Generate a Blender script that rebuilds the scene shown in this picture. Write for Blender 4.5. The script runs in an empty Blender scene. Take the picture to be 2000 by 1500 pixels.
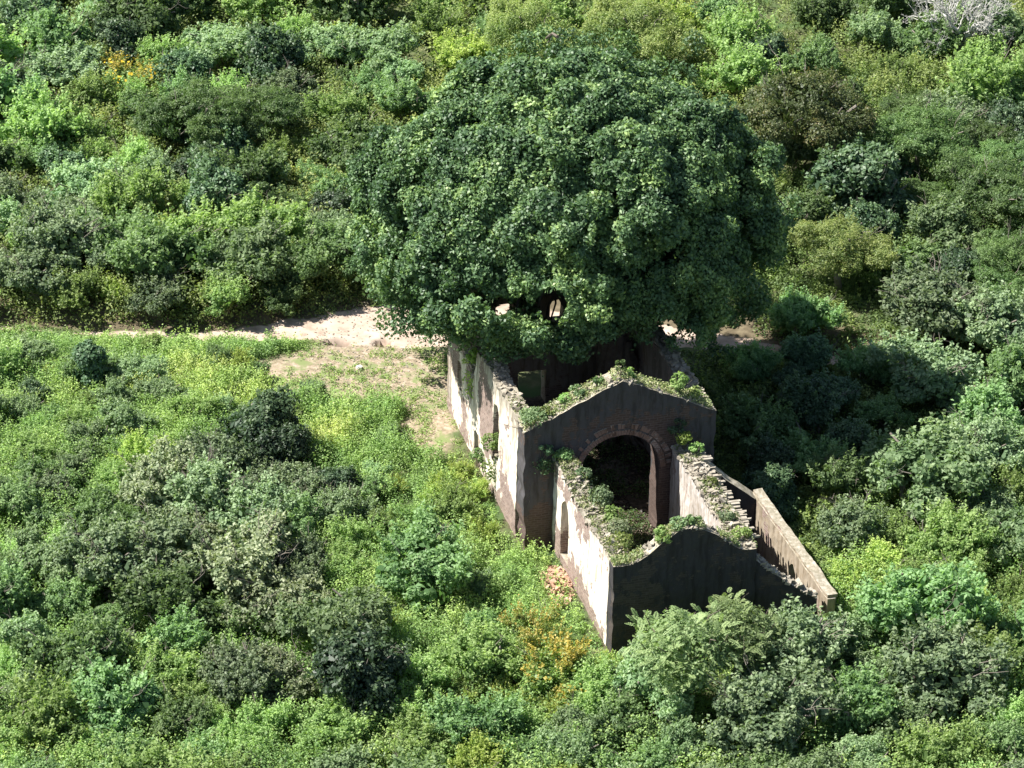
import bpy, math, random
import numpy as np
from mathutils import Vector, Matrix, noise as mn

S = bpy.context.scene
COL = S.collection
R_ = math.radians

# ------------------------------------------------------------------ camera
D_CAM, PITCH, ROLL, HFOV = 180.0, R_(28.76), R_(1.27), R_(17.528)
fw = Vector((0, math.cos(PITCH), -math.sin(PITCH)))
rt = Vector((1, 0, 0)); up = rt.cross(fw)
c_, s_ = math.cos(ROLL), math.sin(ROLL)
r2 = rt * c_ + up * s_; u2 = up * c_ - rt * s_
cam_d = bpy.data.cameras.new("camera"); cam = bpy.data.objects.new("camera", cam_d); COL.objects.link(cam)
cam_pos = -fw * D_CAM
M = Matrix((r2, u2, -fw)).transposed().to_4x4(); M.translation = cam_pos
cam.matrix_world = M
cam_d.sensor_width = 36; cam_d.lens = 18 / math.tan(HFOV / 2)
cam_d.clip_start = 1; cam_d.clip_end = 20000
S.camera = cam
FPX = 1000 / math.tan(HFOV / 2)

# ------------------------------------------------------------------ light
YAW = R_(15.92)
PHI = R_(22)                       # sun behind the building's left side by this much
SUN_EL = R_(52)
az = math.pi + YAW - PHI           # direction towards the sun, from +X
sund = Vector((math.cos(az) * math.cos(SUN_EL), math.sin(az) * math.cos(SUN_EL), math.sin(SUN_EL)))
sl = bpy.data.lights.new("sun", 'SUN'); sl.energy = 5.0; sl.angle = R_(0.5); sl.color = (1.0, 0.965, 0.905)
so = bpy.data.objects.new("sun", sl); COL.objects.link(so)
so.rotation_euler = sund.to_track_quat('Z', 'Y').to_euler(); so.location = sund * 60
w = bpy.data.worlds.new("World"); S.world = w; w.use_nodes = True
nt = w.node_tree; nt.nodes.clear()
sky = nt.nodes.new('ShaderNodeTexSky'); sky.sky_type = 'NISHITA'; sky.sun_disc = False
sky.sun_elevation = SUN_EL; sky.sun_rotation = math.pi / 2 - az
bg = nt.nodes.new('ShaderNodeBackground'); bg.inputs[1].default_value = 0.058
ow = nt.nodes.new('ShaderNodeOutputWorld')
nt.links.new(sky.outputs[0], bg.inputs[0]); nt.links.new(bg.outputs[0], ow.inputs[0])
S.view_settings.view_transform = 'Standard'; S.view_settings.look = 'None'
S.view_settings.exposure = 1.32; S.view_settings.gamma = 1
S.render.engine = 'CYCLES'
cy = S.cycles
cy.max_bounces = 5; cy.diffuse_bounces = 3; cy.glossy_bounces = 2; cy.transmission_bounces = 3; cy.transparent_max_bounces = 4
cy.use_denoising = True; cy.denoiser = 'OPENIMAGEDENOISE'
cy.sample_clamp_indirect = 4

# ------------------------------------------------------------------ numpy helpers
rng = np.random.default_rng(7)
random.seed(5)
_T = np.random.default_rng(99).random((64, 64, 64)).astype(np.float32)
def vnoise(x, y, z=0.0):
    x = np.asarray(x, float); y = np.asarray(y, float); z = np.asarray(z, float) + 0 * x
    xi = np.floor(x).astype(int); yi = np.floor(y).astype(int); zi = np.floor(z).astype(int)
    fx = x - xi; fy = y - yi; fz = z - zi
    fx = fx * fx * (3 - 2 * fx); fy = fy * fy * (3 - 2 * fy); fz = fz * fz * (3 - 2 * fz)
    g = lambda a, b, c: _T[(xi + a) & 63, (yi + b) & 63, (zi + c) & 63]
    l = lambda a, b, t: a + (b - a) * t
    return l(l(l(g(0, 0, 0), g(1, 0, 0), fx), l(g(0, 1, 0), g(1, 1, 0), fx), fy),
             l(l(g(0, 0, 1), g(1, 0, 1), fx), l(g(0, 1, 1), g(1, 1, 1), fx), fy), fz)
def fbm(x, y, z=0.0, o=3):
    s = 0; a = .5; t = 0
    for i in range(o):
        s = s + a * vnoise(x * 2 ** i + 11 * i, y * 2 ** i + 5 * i, np.asarray(z) * 2 ** i); t += a; a *= .5
    return s / t
def sst(a, b, x):
    t = np.clip((x - a) / (b - a), 0, 1); return t * t * (3 - 2 * t)
def unit(v):
    return v / np.maximum(np.linalg.norm(v, axis=-1, keepdims=True), 1e-9)

def quads(name, P, mat=None, attrs=None, parent=None):
    """P: (n,4,3) -> one mesh of n quads"""
    n = len(P)
    me = bpy.data.meshes.new(name)
    me.vertices.add(n * 4); me.vertices.foreach_set('co', P.reshape(-1).astype(np.float32))
    me.loops.add(n * 4); me.loops.foreach_set('vertex_index', np.arange(n * 4, dtype=np.int32))
    me.polygons.add(n); me.polygons.foreach_set('loop_start', np.arange(0, n * 4, 4, dtype=np.int32))
    for k, v in (attrs or {}).items():
        a = me.attributes.new(k, 'FLOAT', 'FACE'); a.data.foreach_set('value', v.astype(np.float32))
    me.update(calc_edges=True)
    if mat: me.materials.append(mat)
    return me
def mesh(name, V, F, mat=None):
    me = bpy.data.meshes.new(name); me.from_pydata([tuple(v) for v in V], [], F); me.update()
    if mat: me.materials.append(mat)
    return me
def link(name, me, parent=None):
    o = bpy.data.objects.new(name, me); COL.objects.link(o)
    if parent: o.parent = parent
    return o
def tag(o, label=None, cat=None, group=None, kind=None):
    if label: o['label'] = label
    if cat: o['category'] = cat
    if group: o['group'] = group
    if kind: o['kind'] = kind
    return o

# ------------------------------------------------------------------ pixel <-> world (photo 2000x1500)
def ray(px, py):
    v = fw * FPX + r2 * (px - 1000) - u2 * (py - 750)
    return v.normalized()
def at(px, py, z=0.0):
    v = ray(px, py); t = (z - cam_pos.z) / v.z
    return cam_pos + v * t
def pix(p):
    v = Vector(p) - cam_pos; z = v.dot(fw)
    return 1000 + FPX * v.dot(r2) / z, 750 - FPX * v.dot(u2) / z

# ------------------------------------------------------------------ materials
def newmat(name):
    m = bpy.data.materials.new(name); m.use_nodes = True; m.node_tree.nodes.clear()
    return m, m.node_tree.nodes, m.node_tree.links
def mixc(N, L, f, a, b, bt='MIX'):
    n = N.new('ShaderNodeMix'); n.data_type = 'RGBA'; n.blend_type = bt
    for i, v in ((0, f), (6, a), (7, b)):
        if isinstance(v, bpy.types.NodeSocket): L.new(v, n.inputs[i])
        elif i == 0: n.inputs[0].default_value = v
        else: n.inputs[i].default_value = (*v, 1)
    return n.outputs[2]
def mth(N, L, op, a, b=None, c=None, clamp=False):
    n = N.new('ShaderNodeMath'); n.operation = op; n.use_clamp = clamp
    for i, v in enumerate((a, b, c)):
        if v is None: continue
        if isinstance(v, bpy.types.NodeSocket): L.new(v, n.inputs[i])
        else: n.inputs[i].default_value = v
    return n.outputs[0]
def ntex(N, L, vec, scale, detail=3, rough=.6):
    n = N.new('ShaderNodeTexNoise'); n.inputs['Scale'].default_value = scale
    n.inputs['Detail'].default_value = detail; n.inputs['Roughness'].default_value = rough
    if vec is not None: L.new(vec, n.inputs['Vector'])
    return n.outputs[0]
def ramp(N, L, v, stops, const=False):
    n = N.new('ShaderNodeValToRGB'); e = n.color_ramp.elements
    while len(e) < len(stops): e.new(.5)
    for el, (p, c) in zip(e, stops):
        el.position = p; el.color = (*c, 1) if len(c) == 3 else c
    L.new(v, n.inputs[0]); return n.outputs[0]
def mrange(N, L, v, a, b, c=0., d=1.):
    n = N.new('ShaderNodeMapRange'); n.interpolation_type = 'SMOOTHSTEP'
    L.new(v, n.inputs[0]); n.inputs[1].default_value = a; n.inputs[2].default_value = b
    n.inputs[3].default_value = c; n.inputs[4].default_value = d
    return n.outputs[0]

def leafmat(name, stops, trans=.3, rough=.5, spec=.35, hue=.08, kind=False):
    """stops: leaf colours spread over the leaves by the 'tone' attribute (real leaf-to-leaf variation)"""
    m, N, L = newmat(name)
    at_ = N.new('ShaderNodeAttribute'); at_.attribute_name = 'tone'
    oi = N.new('ShaderNodeObjectInfo')
    geo = N.new('ShaderNodeNewGeometry')
    big = ntex(N, L, geo.outputs['Position'], .35, 2)
    t = mth(N, L, 'ADD', at_.outputs['Fac'], mth(N, L, 'MULTIPLY', mth(N, L, 'SUBTRACT', big, .5), .9))
    if not kind: t = mth(N, L, 'ADD', t, mth(N, L, 'MULTIPLY', mth(N, L, 'SUBTRACT', oi.outputs['Random'], .5), .5))
    c = ramp(N, L, t, stops)
    if kind:
        ak = N.new('ShaderNodeAttribute'); ak.attribute_name = 'kind'
        c2 = ramp(N, L, ak.outputs['Fac'], kind)
        c = mixc(N, L, .72, c, c2)
        c = mixc(N, L, 1.0, c, ramp(N, L, at_.outputs['Fac'], [(0, (.62, .62, .66)), (1, (1.3, 1.3, 1.15))]), 'MULTIPLY')
    hs = N.new('ShaderNodeHueSaturation')
    L.new(mth(N, L, 'ADD', .5, mth(N, L, 'MULTIPLY', mth(N, L, 'SUBTRACT', oi.outputs['Random'], .5), hue * .5)), hs.inputs['Hue'])
    L.new(mth(N, L, 'ADD', .8, mth(N, L, 'MULTIPLY', oi.outputs['Random'], .4)), hs.inputs['Value'])
    c = mixc(N, L, 1.0, c, (1.06, 1.03, 1.05), 'MULTIPLY'); L.new(c, hs.inputs['Color']); c = hs.outputs[0]
    p = N.new('ShaderNodeBsdfPrincipled'); L.new(c, p.inputs['Base Color'])
    p.inputs['Roughness'].default_value = rough; p.inputs['Specular IOR Level'].default_value = spec
    tr = N.new('ShaderNodeBsdfTranslucent')
    L.new(mixc(N, L, 1.0, c, (1.18, 1.32, .68), 'MULTIPLY'), tr.inputs[0])
    mx = N.new('ShaderNodeMixShader'); mx.inputs[0].default_value = trans
    L.new(p.outputs[0], mx.inputs[1]); L.new(tr.outputs[0], mx.inputs[2])
    o = N.new('ShaderNodeOutputMaterial'); L.new(mx.outputs[0], o.inputs[0])
    return m
def simple(name, stops, scale=3, rough=.9, bump=.3, coord='Position'):
    m, N, L = newmat(name)
    geo = N.new('ShaderNodeNewGeometry')
    n = ntex(N, L, geo.outputs['Position'], scale, 5)
    c = ramp(N, L, n, stops)
    p = N.new('ShaderNodeBsdfPrincipled'); L.new(c, p.inputs['Base Color']); p.inputs['Roughness'].default_value = rough
    p.inputs['Specular IOR Level'].default_value = .2
    b = N.new('ShaderNodeBump'); b.inputs[0].default_value = bump; b.inputs[1].default_value = .05
    L.new(ntex(N, L, geo.outputs['Position'], scale * 4, 4), b.inputs[2]); L.new(b.outputs[0], p.inputs['Normal'])
    o = N.new('ShaderNodeOutputMaterial'); L.new(p.outputs[0], o.inputs[0])
    return m

LM = {
 'bright': leafmat('leaf_bright', [(0, (.11, .19, .06)), (.5, (.20, .31, .10)), (1, (.33, .44, .17))], .45, .55, .25),
 'lime':   leafmat('leaf_lime', [(0, (.15, .24, .05)), (.5, (.26, .36, .085)), (1, (.42, .49, .15))], .45, .55, .25),
 'mid':    leafmat('leaf_mid', [(0, (.07, .135, .05)), (.5, (.135, .225, .085)), (1, (.24, .35, .15))], .42, .55, .3),
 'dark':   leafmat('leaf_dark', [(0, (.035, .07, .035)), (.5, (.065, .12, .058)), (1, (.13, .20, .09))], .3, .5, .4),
 'grey':   leafmat('leaf_grey', [(0, (.08, .135, .065)), (.5, (.15, .22, .11)), (1, (.26, .34, .18))], .34, .55, .35),
 'purple': leafmat('leaf_greybrown', [(0, (.09, .13, .06)), (.5, (.165, .21, .11)), (1, (.28, .31, .18))], .32, .55, .35),
 'pale':   leafmat('leaf_pale', [(0, (.11, .19, .08)), (.5, (.20, .30, .145)), (1, (.33, .43, .23))], .4, .55, .3),
 'rusty':  leafmat('leaf_rusty', [(0, (.06, .10, .035)), (.45, (.11, .15, .05)), (.8, (.19, .18, .065)), (1, (.24, .17, .075))], .34),
 'olive':  leafmat('leaf_olive', [(0, (.10, .16, .045)), (.5, (.20, .26, .08)), (1, (.31, .35, .12))], .4),
 'fine':   leafmat('leaf_fine', [(0, (.06, .12, .04)), (.5, (.11, .19, .06)), (1, (.19, .29, .10))], .38),
 'feather': leafmat('leaf_feather', [(0, (.12, .19, .08)), (.5, (.21, .30, .125)), (1, (.35, .44, .20))], .4, .55, .3),
 'amber':  leafmat('leaf_amber', [(0, (.11, .18, .05)), (.55, (.20, .27, .08)), (.85, (.29, .28, .08)), (1, (.36, .26, .06))], .38),
 'fig':    leafmat('leaf_fig', [(0, (.03, .062, .032)), (.5, (.068, .128, .054)), (.8, (.13, .215, .082)), (1, (.25, .35, .12))], .27, .5, .4, .02),
}
BARK = simple('bark', [(0, (.06, .045, .035)), (.5, (.12, .10, .08)), (1, (.2, .18, .15))], 4)
BARKT = simple('bark_twig', [(0, (.10, .085, .065)), (.5, (.20, .175, .145)), (1, (.32, .30, .26))], 4)
BARKG = simple('bark_grey', [(0, (.28, .27, .245)), (.5, (.42, .41, .38)), (1, (.55, .54, .50))], 5)
PETAL = simple('petal_yellow', [(0, (.55, .36, .03)), (1, (.75, .55, .05))], 5)
PETALR = simple('petal_red', [(0, (.45, .04, .02)), (1, (.6, .08, .03))], 5)

# ------------------------------------------------------------------ leaf builders
def leaf_quads(C, Nn, Ln, Wd, r, droop=0.):
    """rhombic leaves at C with normals Nn"""
    n = len(C)
    Nn = unit(Nn); rv = unit(r.normal(size=(n, 3)))
    A = unit(np.cross(Nn, rv)); A[:, 2] -= droop; A = unit(A); Bv = unit(np.cross(Nn, A))
    l = (Ln * r.uniform(.65, 1.25, n))[:, None] * .5; b = (Wd * r.uniform(.7, 1.2, n))[:, None] * .5
    fold = Nn * b * .35
    return np.stack([C - A * l, C + Bv * b - A * l * .15 + fold, C + A * l, C - Bv * b - A * l * .15 + fold], 1)
def crown(r, rx, ry, rz, ncl, cr, nl, Ln, Wd, upb=.5, bottom=-.35, lump=.28, fill=.12, droop=.2, flat=.8, squash=1.):
    d = unit(r.normal(size=(int(ncl * 3), 3))); d = d[d[:, 2] > bottom][:ncl]
    q = r.random(3) * 50
    f = 1 - lump * 1.6 * np.clip(fbm(d[:, 0] * 1.7 + q[0], d[:, 1] * 1.7 + q[1], d[:, 2] * 1.7 + q[2]) - .25, 0, 1) - r.random(len(d)) * lump * .5
    rad = np.array([rx, ry, rz])
    zz = d.copy(); zz[:, 2] = np.sign(zz[:, 2]) * np.abs(zz[:, 2]) ** squash
    C = zz * rad * f[:, None]
    crs = cr * r.uniform(.65, 1.35, len(C))
    C = C * (1 - (crs * .55 / rad.mean()))[:, None]
    idx = np.repeat(np.arange(len(C)), nl)
    out = unit(C / rad)[idx]
    ld = unit(unit(r.normal(size=(len(idx), 3))) + .45 * out + np.array([0, 0, .35]))
    rho = crs[idx] * (.45 + .6 * r.random(len(idx)) ** .6)
    P = C[idx] + ld * rho[:, None] * np.array([1, 1, flat])
    Nn = .55 * ld + np.array([0, 0, upb]) + .55 * r.normal(size=P.shape) + .25 * out
    ct = r.random(len(C))[idx]
    tone = np.clip(.45 * ct + .55 * r.random(len(idx)), 0, 1)
    k = int(len(idx) * fill)
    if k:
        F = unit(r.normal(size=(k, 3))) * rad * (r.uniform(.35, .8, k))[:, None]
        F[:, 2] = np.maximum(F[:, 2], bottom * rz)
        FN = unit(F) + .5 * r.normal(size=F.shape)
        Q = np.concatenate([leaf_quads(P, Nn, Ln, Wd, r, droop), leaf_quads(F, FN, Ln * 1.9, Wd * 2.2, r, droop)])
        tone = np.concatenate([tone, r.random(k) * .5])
    else: Q = leaf_quads(P, Nn, Ln, Wd, r, droop)
    return Q, tone
def fronds(r, starts, dirs, length, nl, Ll, Lw, sag=.5):
    """pinnate fronds: leaflets in two rows along an arching rachis"""
    out = []
    for s0, d0, ln in zip(starts, dirs, length):
        d0 = unit(d0); side = unit(np.cross(d0, [0, 0, 1.])[None])[0]
        t = np.linspace(.12, 1, nl)
        P = s0 + d0 * (t * ln)[:, None] + np.array([0, 0, -1]) * (sag * ln * t ** 2 * .6)[:, None]
        tang = unit(d0 + np.array([0, 0, -1]) * (sag * 1.2 * t)[:, None])
        nrm = unit(np.cross(side, tang))
        sz = np.sin(np.pi * np.clip(t * .85 + .12, 0, 1)) ** .6
        for sg in (-1, 1):
            a = unit(side * sg + tang * .45 + r.normal(size=(nl, 3)) * .12)
            b = unit(np.cross(nrm, a))
            l = (Ll * sz)[:, None]; wv = Lw * .5
            out.append(np.stack([P, P + a * l * .5 + b * wv, P + a * l, P + a * l * .5 - b * wv], 1))
    return np.concatenate(out)
def tube(pts, rads, k=7):
    V = []; F = []
    pts = [Vector(p) for p in pts]
    for i, (p, ra) in enumerate(zip(pts, rads)):
        t = (pts[min(i + 1, len(pts) - 1)] - pts[max(i - 1, 0)]).normalized()
        a = t.cross(Vector((.3, .9, .2))).normalized(); b = t.cross(a)
        for j in range(k):
            an = 2 * math.pi * j / k; V.append(p + (a * math.cos(an) + b * math.sin(an)) * ra)
    for i in range(len(pts) - 1):
        for j in range(k):
            F.append((i * k + j, i * k + (j + 1) % k, (i + 1) * k + (j + 1) % k, (i + 1) * k + j))
    F.append(tuple(range(k - 1, -1, -1))); F.append(tuple((len(pts) - 1) * k + j for j in range(k)))
    return V, F
class MB:
    def __init__(s): s.V = []; s.F = []
    def add(s, V, F):
        o = len(s.V); s.V += [tuple(v) for v in V]; s.F += [tuple(i + o for i in f) for f in F]
    def tube(s, p, r, k=7): s.add(*tube(p, r, k))
    def mesh(s, name, mat): return mesh(name, s.V, s.F, mat)
def limb(mb, p0, p1, r0, r1, r, n=5, wob=.12, k=6):
    p0 = Vector(p0); p1 = Vector(p1); ln = (p1 - p0).length
    P = []
    for i in range(n + 1):
        t = i / n; q = p0.lerp(p1, t)
        if 0 < i < n: q += Vector(r.normal(size=3)) * wob * ln * .5
        P.append(q)
    mb.tube(P, [r0 + (r1 - r0) * i / n for i in range(n + 1)], k)
    return P

def lobed(r, R, rz, ncl, cr, nl, Ln, Wd, upb=.5, lump=.3, fill=.1, droop=.1, flat=.8, lobes=6, shoots=40, shoot=.55, spread=.62, low=.35):
    """crown made of several uneven lobes, with leafy shoots breaking its outline; centre of base at z=0, top about 2*rz"""
    Qs = []; Ts = []
    cen = [(0, 0, rz * .95, R * .58)]
    for i in range(lobes):
        a = i * 6.283 / lobes + r.uniform(-.4, .4); q = R * spread * r.uniform(.55, 1.15)
        cen.append((math.cos(a) * q, math.sin(a) * q, rz * r.uniform(low, 1.15), R * r.uniform(.28, .52)))
    vol = sum(c[3] ** 2 for c in cen)
    for (x, y, z, rad) in cen:
        n = max(5, int(ncl * rad ** 2 / vol)); rv = rad * min(1.25, rz / R * 1.15) * r.uniform(.85, 1.2)
        q, t = crown(r, rad * r.uniform(.8, 1.25), rad * r.uniform(.8, 1.25), rv, n, cr * r.uniform(.75, 1.1), nl, Ln, Wd, upb, -.75, lump, fill, droop, flat)
        Qs.append(q + np.array([x, y, z])); Ts.append(np.clip(t + r.uniform(-.16, .16), 0, 1))
    P = np.concatenate(Qs).mean(1)
    # shoots start on the outer leaves
    if shoots:
        d = unit(P - np.array([0, 0, rz * .5])); sc_ = np.linalg.norm((P - np.array([0, 0, rz * .5])) / np.array([R, R, rz]), axis=1)
        cand = np.argsort(-sc_ - r.random(len(sc_)) * .5)[:len(sc_) // 3]; st = r.choice(cand, shoots); m_ = 16
        dirs = unit(d[st] * .7 + r.normal(size=(shoots, 3)) * .35 + np.array([0, 0, .75])); ln = shoot * r.uniform(.4, 1.2, shoots)
        t = np.tile(np.linspace(0, 1, m_), shoots); k = np.repeat(np.arange(shoots), m_)
        C = P[st][k] + dirs[k] * (t * ln[k])[:, None] + r.normal(size=(len(k), 3)) * (Ln * .55 * (1.1 - t * .7))[:, None]
        Qs.append(leaf_quads(C, r.normal(size=C.shape) * .6 + np.array([0, 0, .7]), Ln, Wd, r, .1)); Ts.append(np.clip(.35 + .4 * t + .3 * r.random(len(k)), 0, 1))
    return np.concatenate(Qs), np.concatenate(Ts)

# ------------------------------------------------------------------ plant prototypes
# every prototype: total height H, crown radius R; base at z=0
PROTO = {}
def proto(sp, var, H, Rr, rz, ncl, cr, nl, Ln, Wd, mat, stems=4, **kw):
    r = np.random.default_rng(sum(map(ord, sp)) * 31 + var * 977)
    Q, tone = lobed(r, Rr, rz, ncl, cr, nl, Ln, Wd, **kw)
    zc = H - rz
    Q[..., 2] += H - rz * 1.75
    Q[..., 2] = np.where(Q[..., 2] < .03, .03 + .1 * r.random(Q[..., 2].shape), Q[..., 2])
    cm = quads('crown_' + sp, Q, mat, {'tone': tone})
    mb = MB()
    for i in range(stems):
        a = r.uniform(0, 6.28); q = r.uniform(.35, .7) * Rr
        limb(mb, (r.normal() * .08 * stems * .4, r.normal() * .08 * stems * .4, -.1), (math.cos(a) * q, math.sin(a) * q, zc + rz * r.uniform(.1, .6)),
             .035 * H * (1.3 if stems < 3 else .7), .012 * H, r)
    if stems < 3:
        for i in range(5):
            a = r.uniform(0, 6.28); q = r.uniform(.5, .8) * Rr
            limb(mb, (0, 0, zc * .7), (math.cos(a) * q, math.sin(a) * q, zc + rz * r.uniform(0, .5)), .02 * H, .006 * H, r)
    for i in range({'grey': 5, 'purple': 8, 'mid': 3, 'rusty': 5, 'olive': 3, 'fine': 3, 'dark': 2}.get(sp, 1)):
        a = r.uniform(0, 6.28); q = r.uniform(.3, .85) * Rr; p0 = Vector((math.cos(a) * q * .6, math.sin(a) * q * .6, zc + rz * r.uniform(.1, .4)))
        d_ = Vector((math.cos(a) * r.uniform(.3, 1), math.sin(a) * r.uniform(.3, 1), r.uniform(.4, 1.2))).normalized()
        e_ = p0 + d_ * r.uniform(.55, 1.0) * (Rr * .55 + .35); limb(mb, p0, e_, .022, .006, r, 4, .12, 4)
        for j in range(3): limb(mb, p0.lerp(e_, r.uniform(.5, .9)), e_ + Vector(r.normal(size=3)) * .25, .009, .004, r, 2, .1, 3)
    tm = mb.mesh('trunk_' + sp, BARKT)
    PROTO.setdefault(sp, []).append((cm, tm, H, Rr, rz))
for v in range(4):
    proto('bright', v, 2.3, 1.8, 1.2, 120, .30, 58, .15, .085, LM['bright'], shoots=120, shoot=.7, lobes=7)
    proto('lime', v, 1.7, 1.6, .9, 100, .27, 56, .13, .08, LM['lime'], shoots=110, shoot=.6, lobes=7)
    proto('mid', v, 2.7, 2.1, 1.4, 150, .34, 60, .17, .10, LM['mid'], shoots=90, shoot=.6, lobes=6)
    proto('grey', v, 2.8, 2.2, 1.4, 160, .33, 58, .16, .10, LM['grey'], shoots=110, shoot=.55, lobes=6)
    proto('purple', v, 2.7, 2.1, 1.3, 140, .32, 54, .16, .10, LM['purple'], shoots=120, shoot=.5, lobes=7, lump=.4)
    proto('pale', v, 2.8, 2.1, 1.45, 150, .38, 62, .17, .10, LM['pale'], shoots=70, shoot=.5, lobes=6)
for v in range(3):
    proto('dark', v, 3.3, 2.0, 1.7, 140, .42, 70, .19, .11, LM['dark'], stems=2, shoots=60, shoot=.5, lobes=5, spread=.55, low=.1)
    proto('rusty', v, 5.6, 3.8, 1.9, 300, .55, 95, .14, .08, LM['rusty'], stems=1, lump=.3, flat=.6, upb=.8, lobes=9, shoots=60, shoot=.4, spread=.66)
    proto('olive', v, 4.6, 3.0, 1.9, 280, .42, 92, .12, .055, LM['olive'], stems=1, lump=.25, upb=.7, lobes=8, shoots=140, shoot=.5, flat=.65)
    proto('fine', v, 4.2, 2.9, 1.6, 250, .42, 92, .12, .055, LM['fine'], stems=1, lump=.25, upb=.8, flat=.5, lobes=8, shoots=110, shoot=.5)
    proto('amber', v, 2.0, 1.9, 1.0, 80, .3, 50, .13, .08, LM['amber'], lump=.45, shoots=110, shoot=.7, lobes=8)
# feathery trees with pinnate fronds
for v in range(2):
    r = np.random.default_rng(400 + v)
    n = 300; d = unit(r.normal(size=(n * 3, 3))); d = d[d[:, 2] > -.3][:n]
    Rr, rz, H = 2.3, 2.2, 5.0
    ld_ = np.array([[0, 0, 1.0], [1.2, .3, .2], [-1.1, .6, .1], [.2, -1.2, -.3], [-.7, -1.0, .5], [.8, 1.2, .4]]) * r.uniform(.8, 1.2, (6, 1))
    st = d * np.array([.8, .8, 1.0]) * r.uniform(.3, 1., n)[:, None] + ld_[r.integers(0, 6, n)]; st[:, 2] += H - rz
    dd = unit(d * np.array([1, 1, .7]) + .75 * r.normal(size=d.shape) + np.array([0, 0, .45]))
    Q = fronds(r, st, dd, r.uniform(.35, .8, n), 12, .13, .05)
    Q2, t2 = crown(r, Rr * .8, Rr * .8, rz * .8, 90, .45, 45, .16, .08); Q2[..., 2] += H - rz
    tone = np.concatenate([np.clip(np.repeat(r.random(n), 1)[r.integers(0, n, len(Q))] * .4 + .35 + .25 * r.random(len(Q)), 0, 1), t2 * .7])
    cm = quads('crown_feather', np.concatenate([Q, Q2]), LM['feather'], {'tone': tone})
    mb = MB(); limb(mb, (0, 0, -.1), (.1, .1, H - rz), .13, .08, r)
    for i in range(9):
        a = i * .7; limb(mb, (0, 0, (H - rz) * .8), (math.cos(a) * 1.6, math.sin(a) * 1.6, H - rz + r.uniform(.2, 1.6)), .05, .015, r)
    PROTO.setdefault('feather', []).append((cm, mb.mesh('trunk_feather', BARK), H, Rr, rz))

SPEC = {  # species: (object name, adjective, noun)
 'bright': ('shrub', 'bright green leafy', 'shrub'), 'lime': ('shrub', 'low lime green', 'shrub'),
 'mid': ('bush', 'mid green rounded', 'bush'), 'dark': ('small_tree', 'dark green dense', 'small tree'),
 'grey': ('bush', 'dull grey-green', 'bush'), 'purple': ('bush', 'grey-brown dusty', 'bush'),
 'pale': ('bush', 'pale green domed', 'bush'), 'rusty': ('umbrella_tree', 'rusty-topped spreading', 'tree'),
 'olive': ('tree', 'yellow-olive fine-leaved', 'tree'), 'fine': ('tree', 'fine-leaved flat-topped green', 'tree'),
 'amber': ('bush', 'yellow-brown thin', 'bush'), 'feather': ('feathery_tree', 'feathery long-fronded green', 'tree'),
}
PLANTS = []  # (x, y, root, species, R, zone)
def plant(sp, x, y, sc, zone=None, zs=None, label=None, base=None, cat=None):
    v = PROTO[sp]; cm, tm, H, Rr, rz = v[rng.integers(len(v))]
    zs = sc * rng.uniform(.88, 1.12) if zs is None else zs
    e = bpy.data.objects.new(SPEC[sp][0], None); COL.objects.link(e); e.empty_display_size = .2
    gz = float(terrain(np.array([x]), np.array([y]))[0]) if base is None else base
    e.location = (x, y, gz - .03); e.rotation_euler = (0, 0, rng.uniform(0, 6.28)); e.scale = (sc, sc * rng.uniform(.9, 1.1), zs)
    link('crown', cm, e); link('trunk', tm, e)
    e['category'] = cat or SPEC[sp][2]
    if label: e['label'] = label
    PLANTS.append([x, y, e, sp, Rr * sc, zone, H * zs])
    return e

# ------------------------------------------------------------------ ground
A2 = np.array([math.cos(YAW), math.sin(YAW)]); B2 = np.array([-math.sin(YAW), math.cos(YAW)])
O2 = np.array([.67, -17.1])
def uv(x, y): return (x - O2[0]) * A2[0] + (y - O2[1]) * A2[1], (x - O2[0]) * B2[0] + (y - O2[1]) * B2[1]
def wxy(u, v): p = O2 + A2 * u + B2 * v; return float(p[0]), float(p[1])
PX = np.array([-60, -29, -24, -18, -14, -11, -8, -5, 0, 4, 9, 14, 20, 40.])
PY = np.array([9, 5.2, 4.8, 4.8, 5.3, 6.1, 6.6, 6.8, 7, 6.6, 5.9, 4.8, 3, -4.])
PW = np.array([.1, .12, .26, .5, .95, 1.6, 2.5, 2.9, 2.6, 2.2, 1.3, .8, .2, .2])
def path_d(x, y):      # signed: <0 inside the path
    n = fbm(x * .7, y * .7, 3.3) - .5
    return np.abs(y - np.interp(x, PX, PY)) - np.interp(x, PX, PW) + n * 1.3
def bare_m(x, y):      # bare yard left of the nave, 1 = bare
    n = fbm(x * .5 + 9, y * .5, 1.7) - .5
    n2 = fbm(x * 1.6, y * 1.6, 7.7) - .5
    d1 = np.hypot((x + 7.2) / 6.0, (y - 1.8) / 5.4)
    d2 = np.hypot((x + 4.6) / 1.9, (y + 5.2) / 3.6)
    return 1 - sst(.75, 1.2, np.minimum(d1, d2 + .18) + n * .9 + n2 * .5)
def inside(x, y, m=0.):
    u, v = uv(x, y)
    a = (u > 0 - m) & (u < 9.84 + m) & (v > -m) & (v < 15 + m)
    b = (u > 1.55 - m) & (u < 8.61 + m) & (v > -10.08 - m) & (v < m)
    c = (u > 8.6 - m) & (u < 12.6 + m) & (v > -10.7 - m) & (v < -3.9 + m)
    return a | b | c
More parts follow.
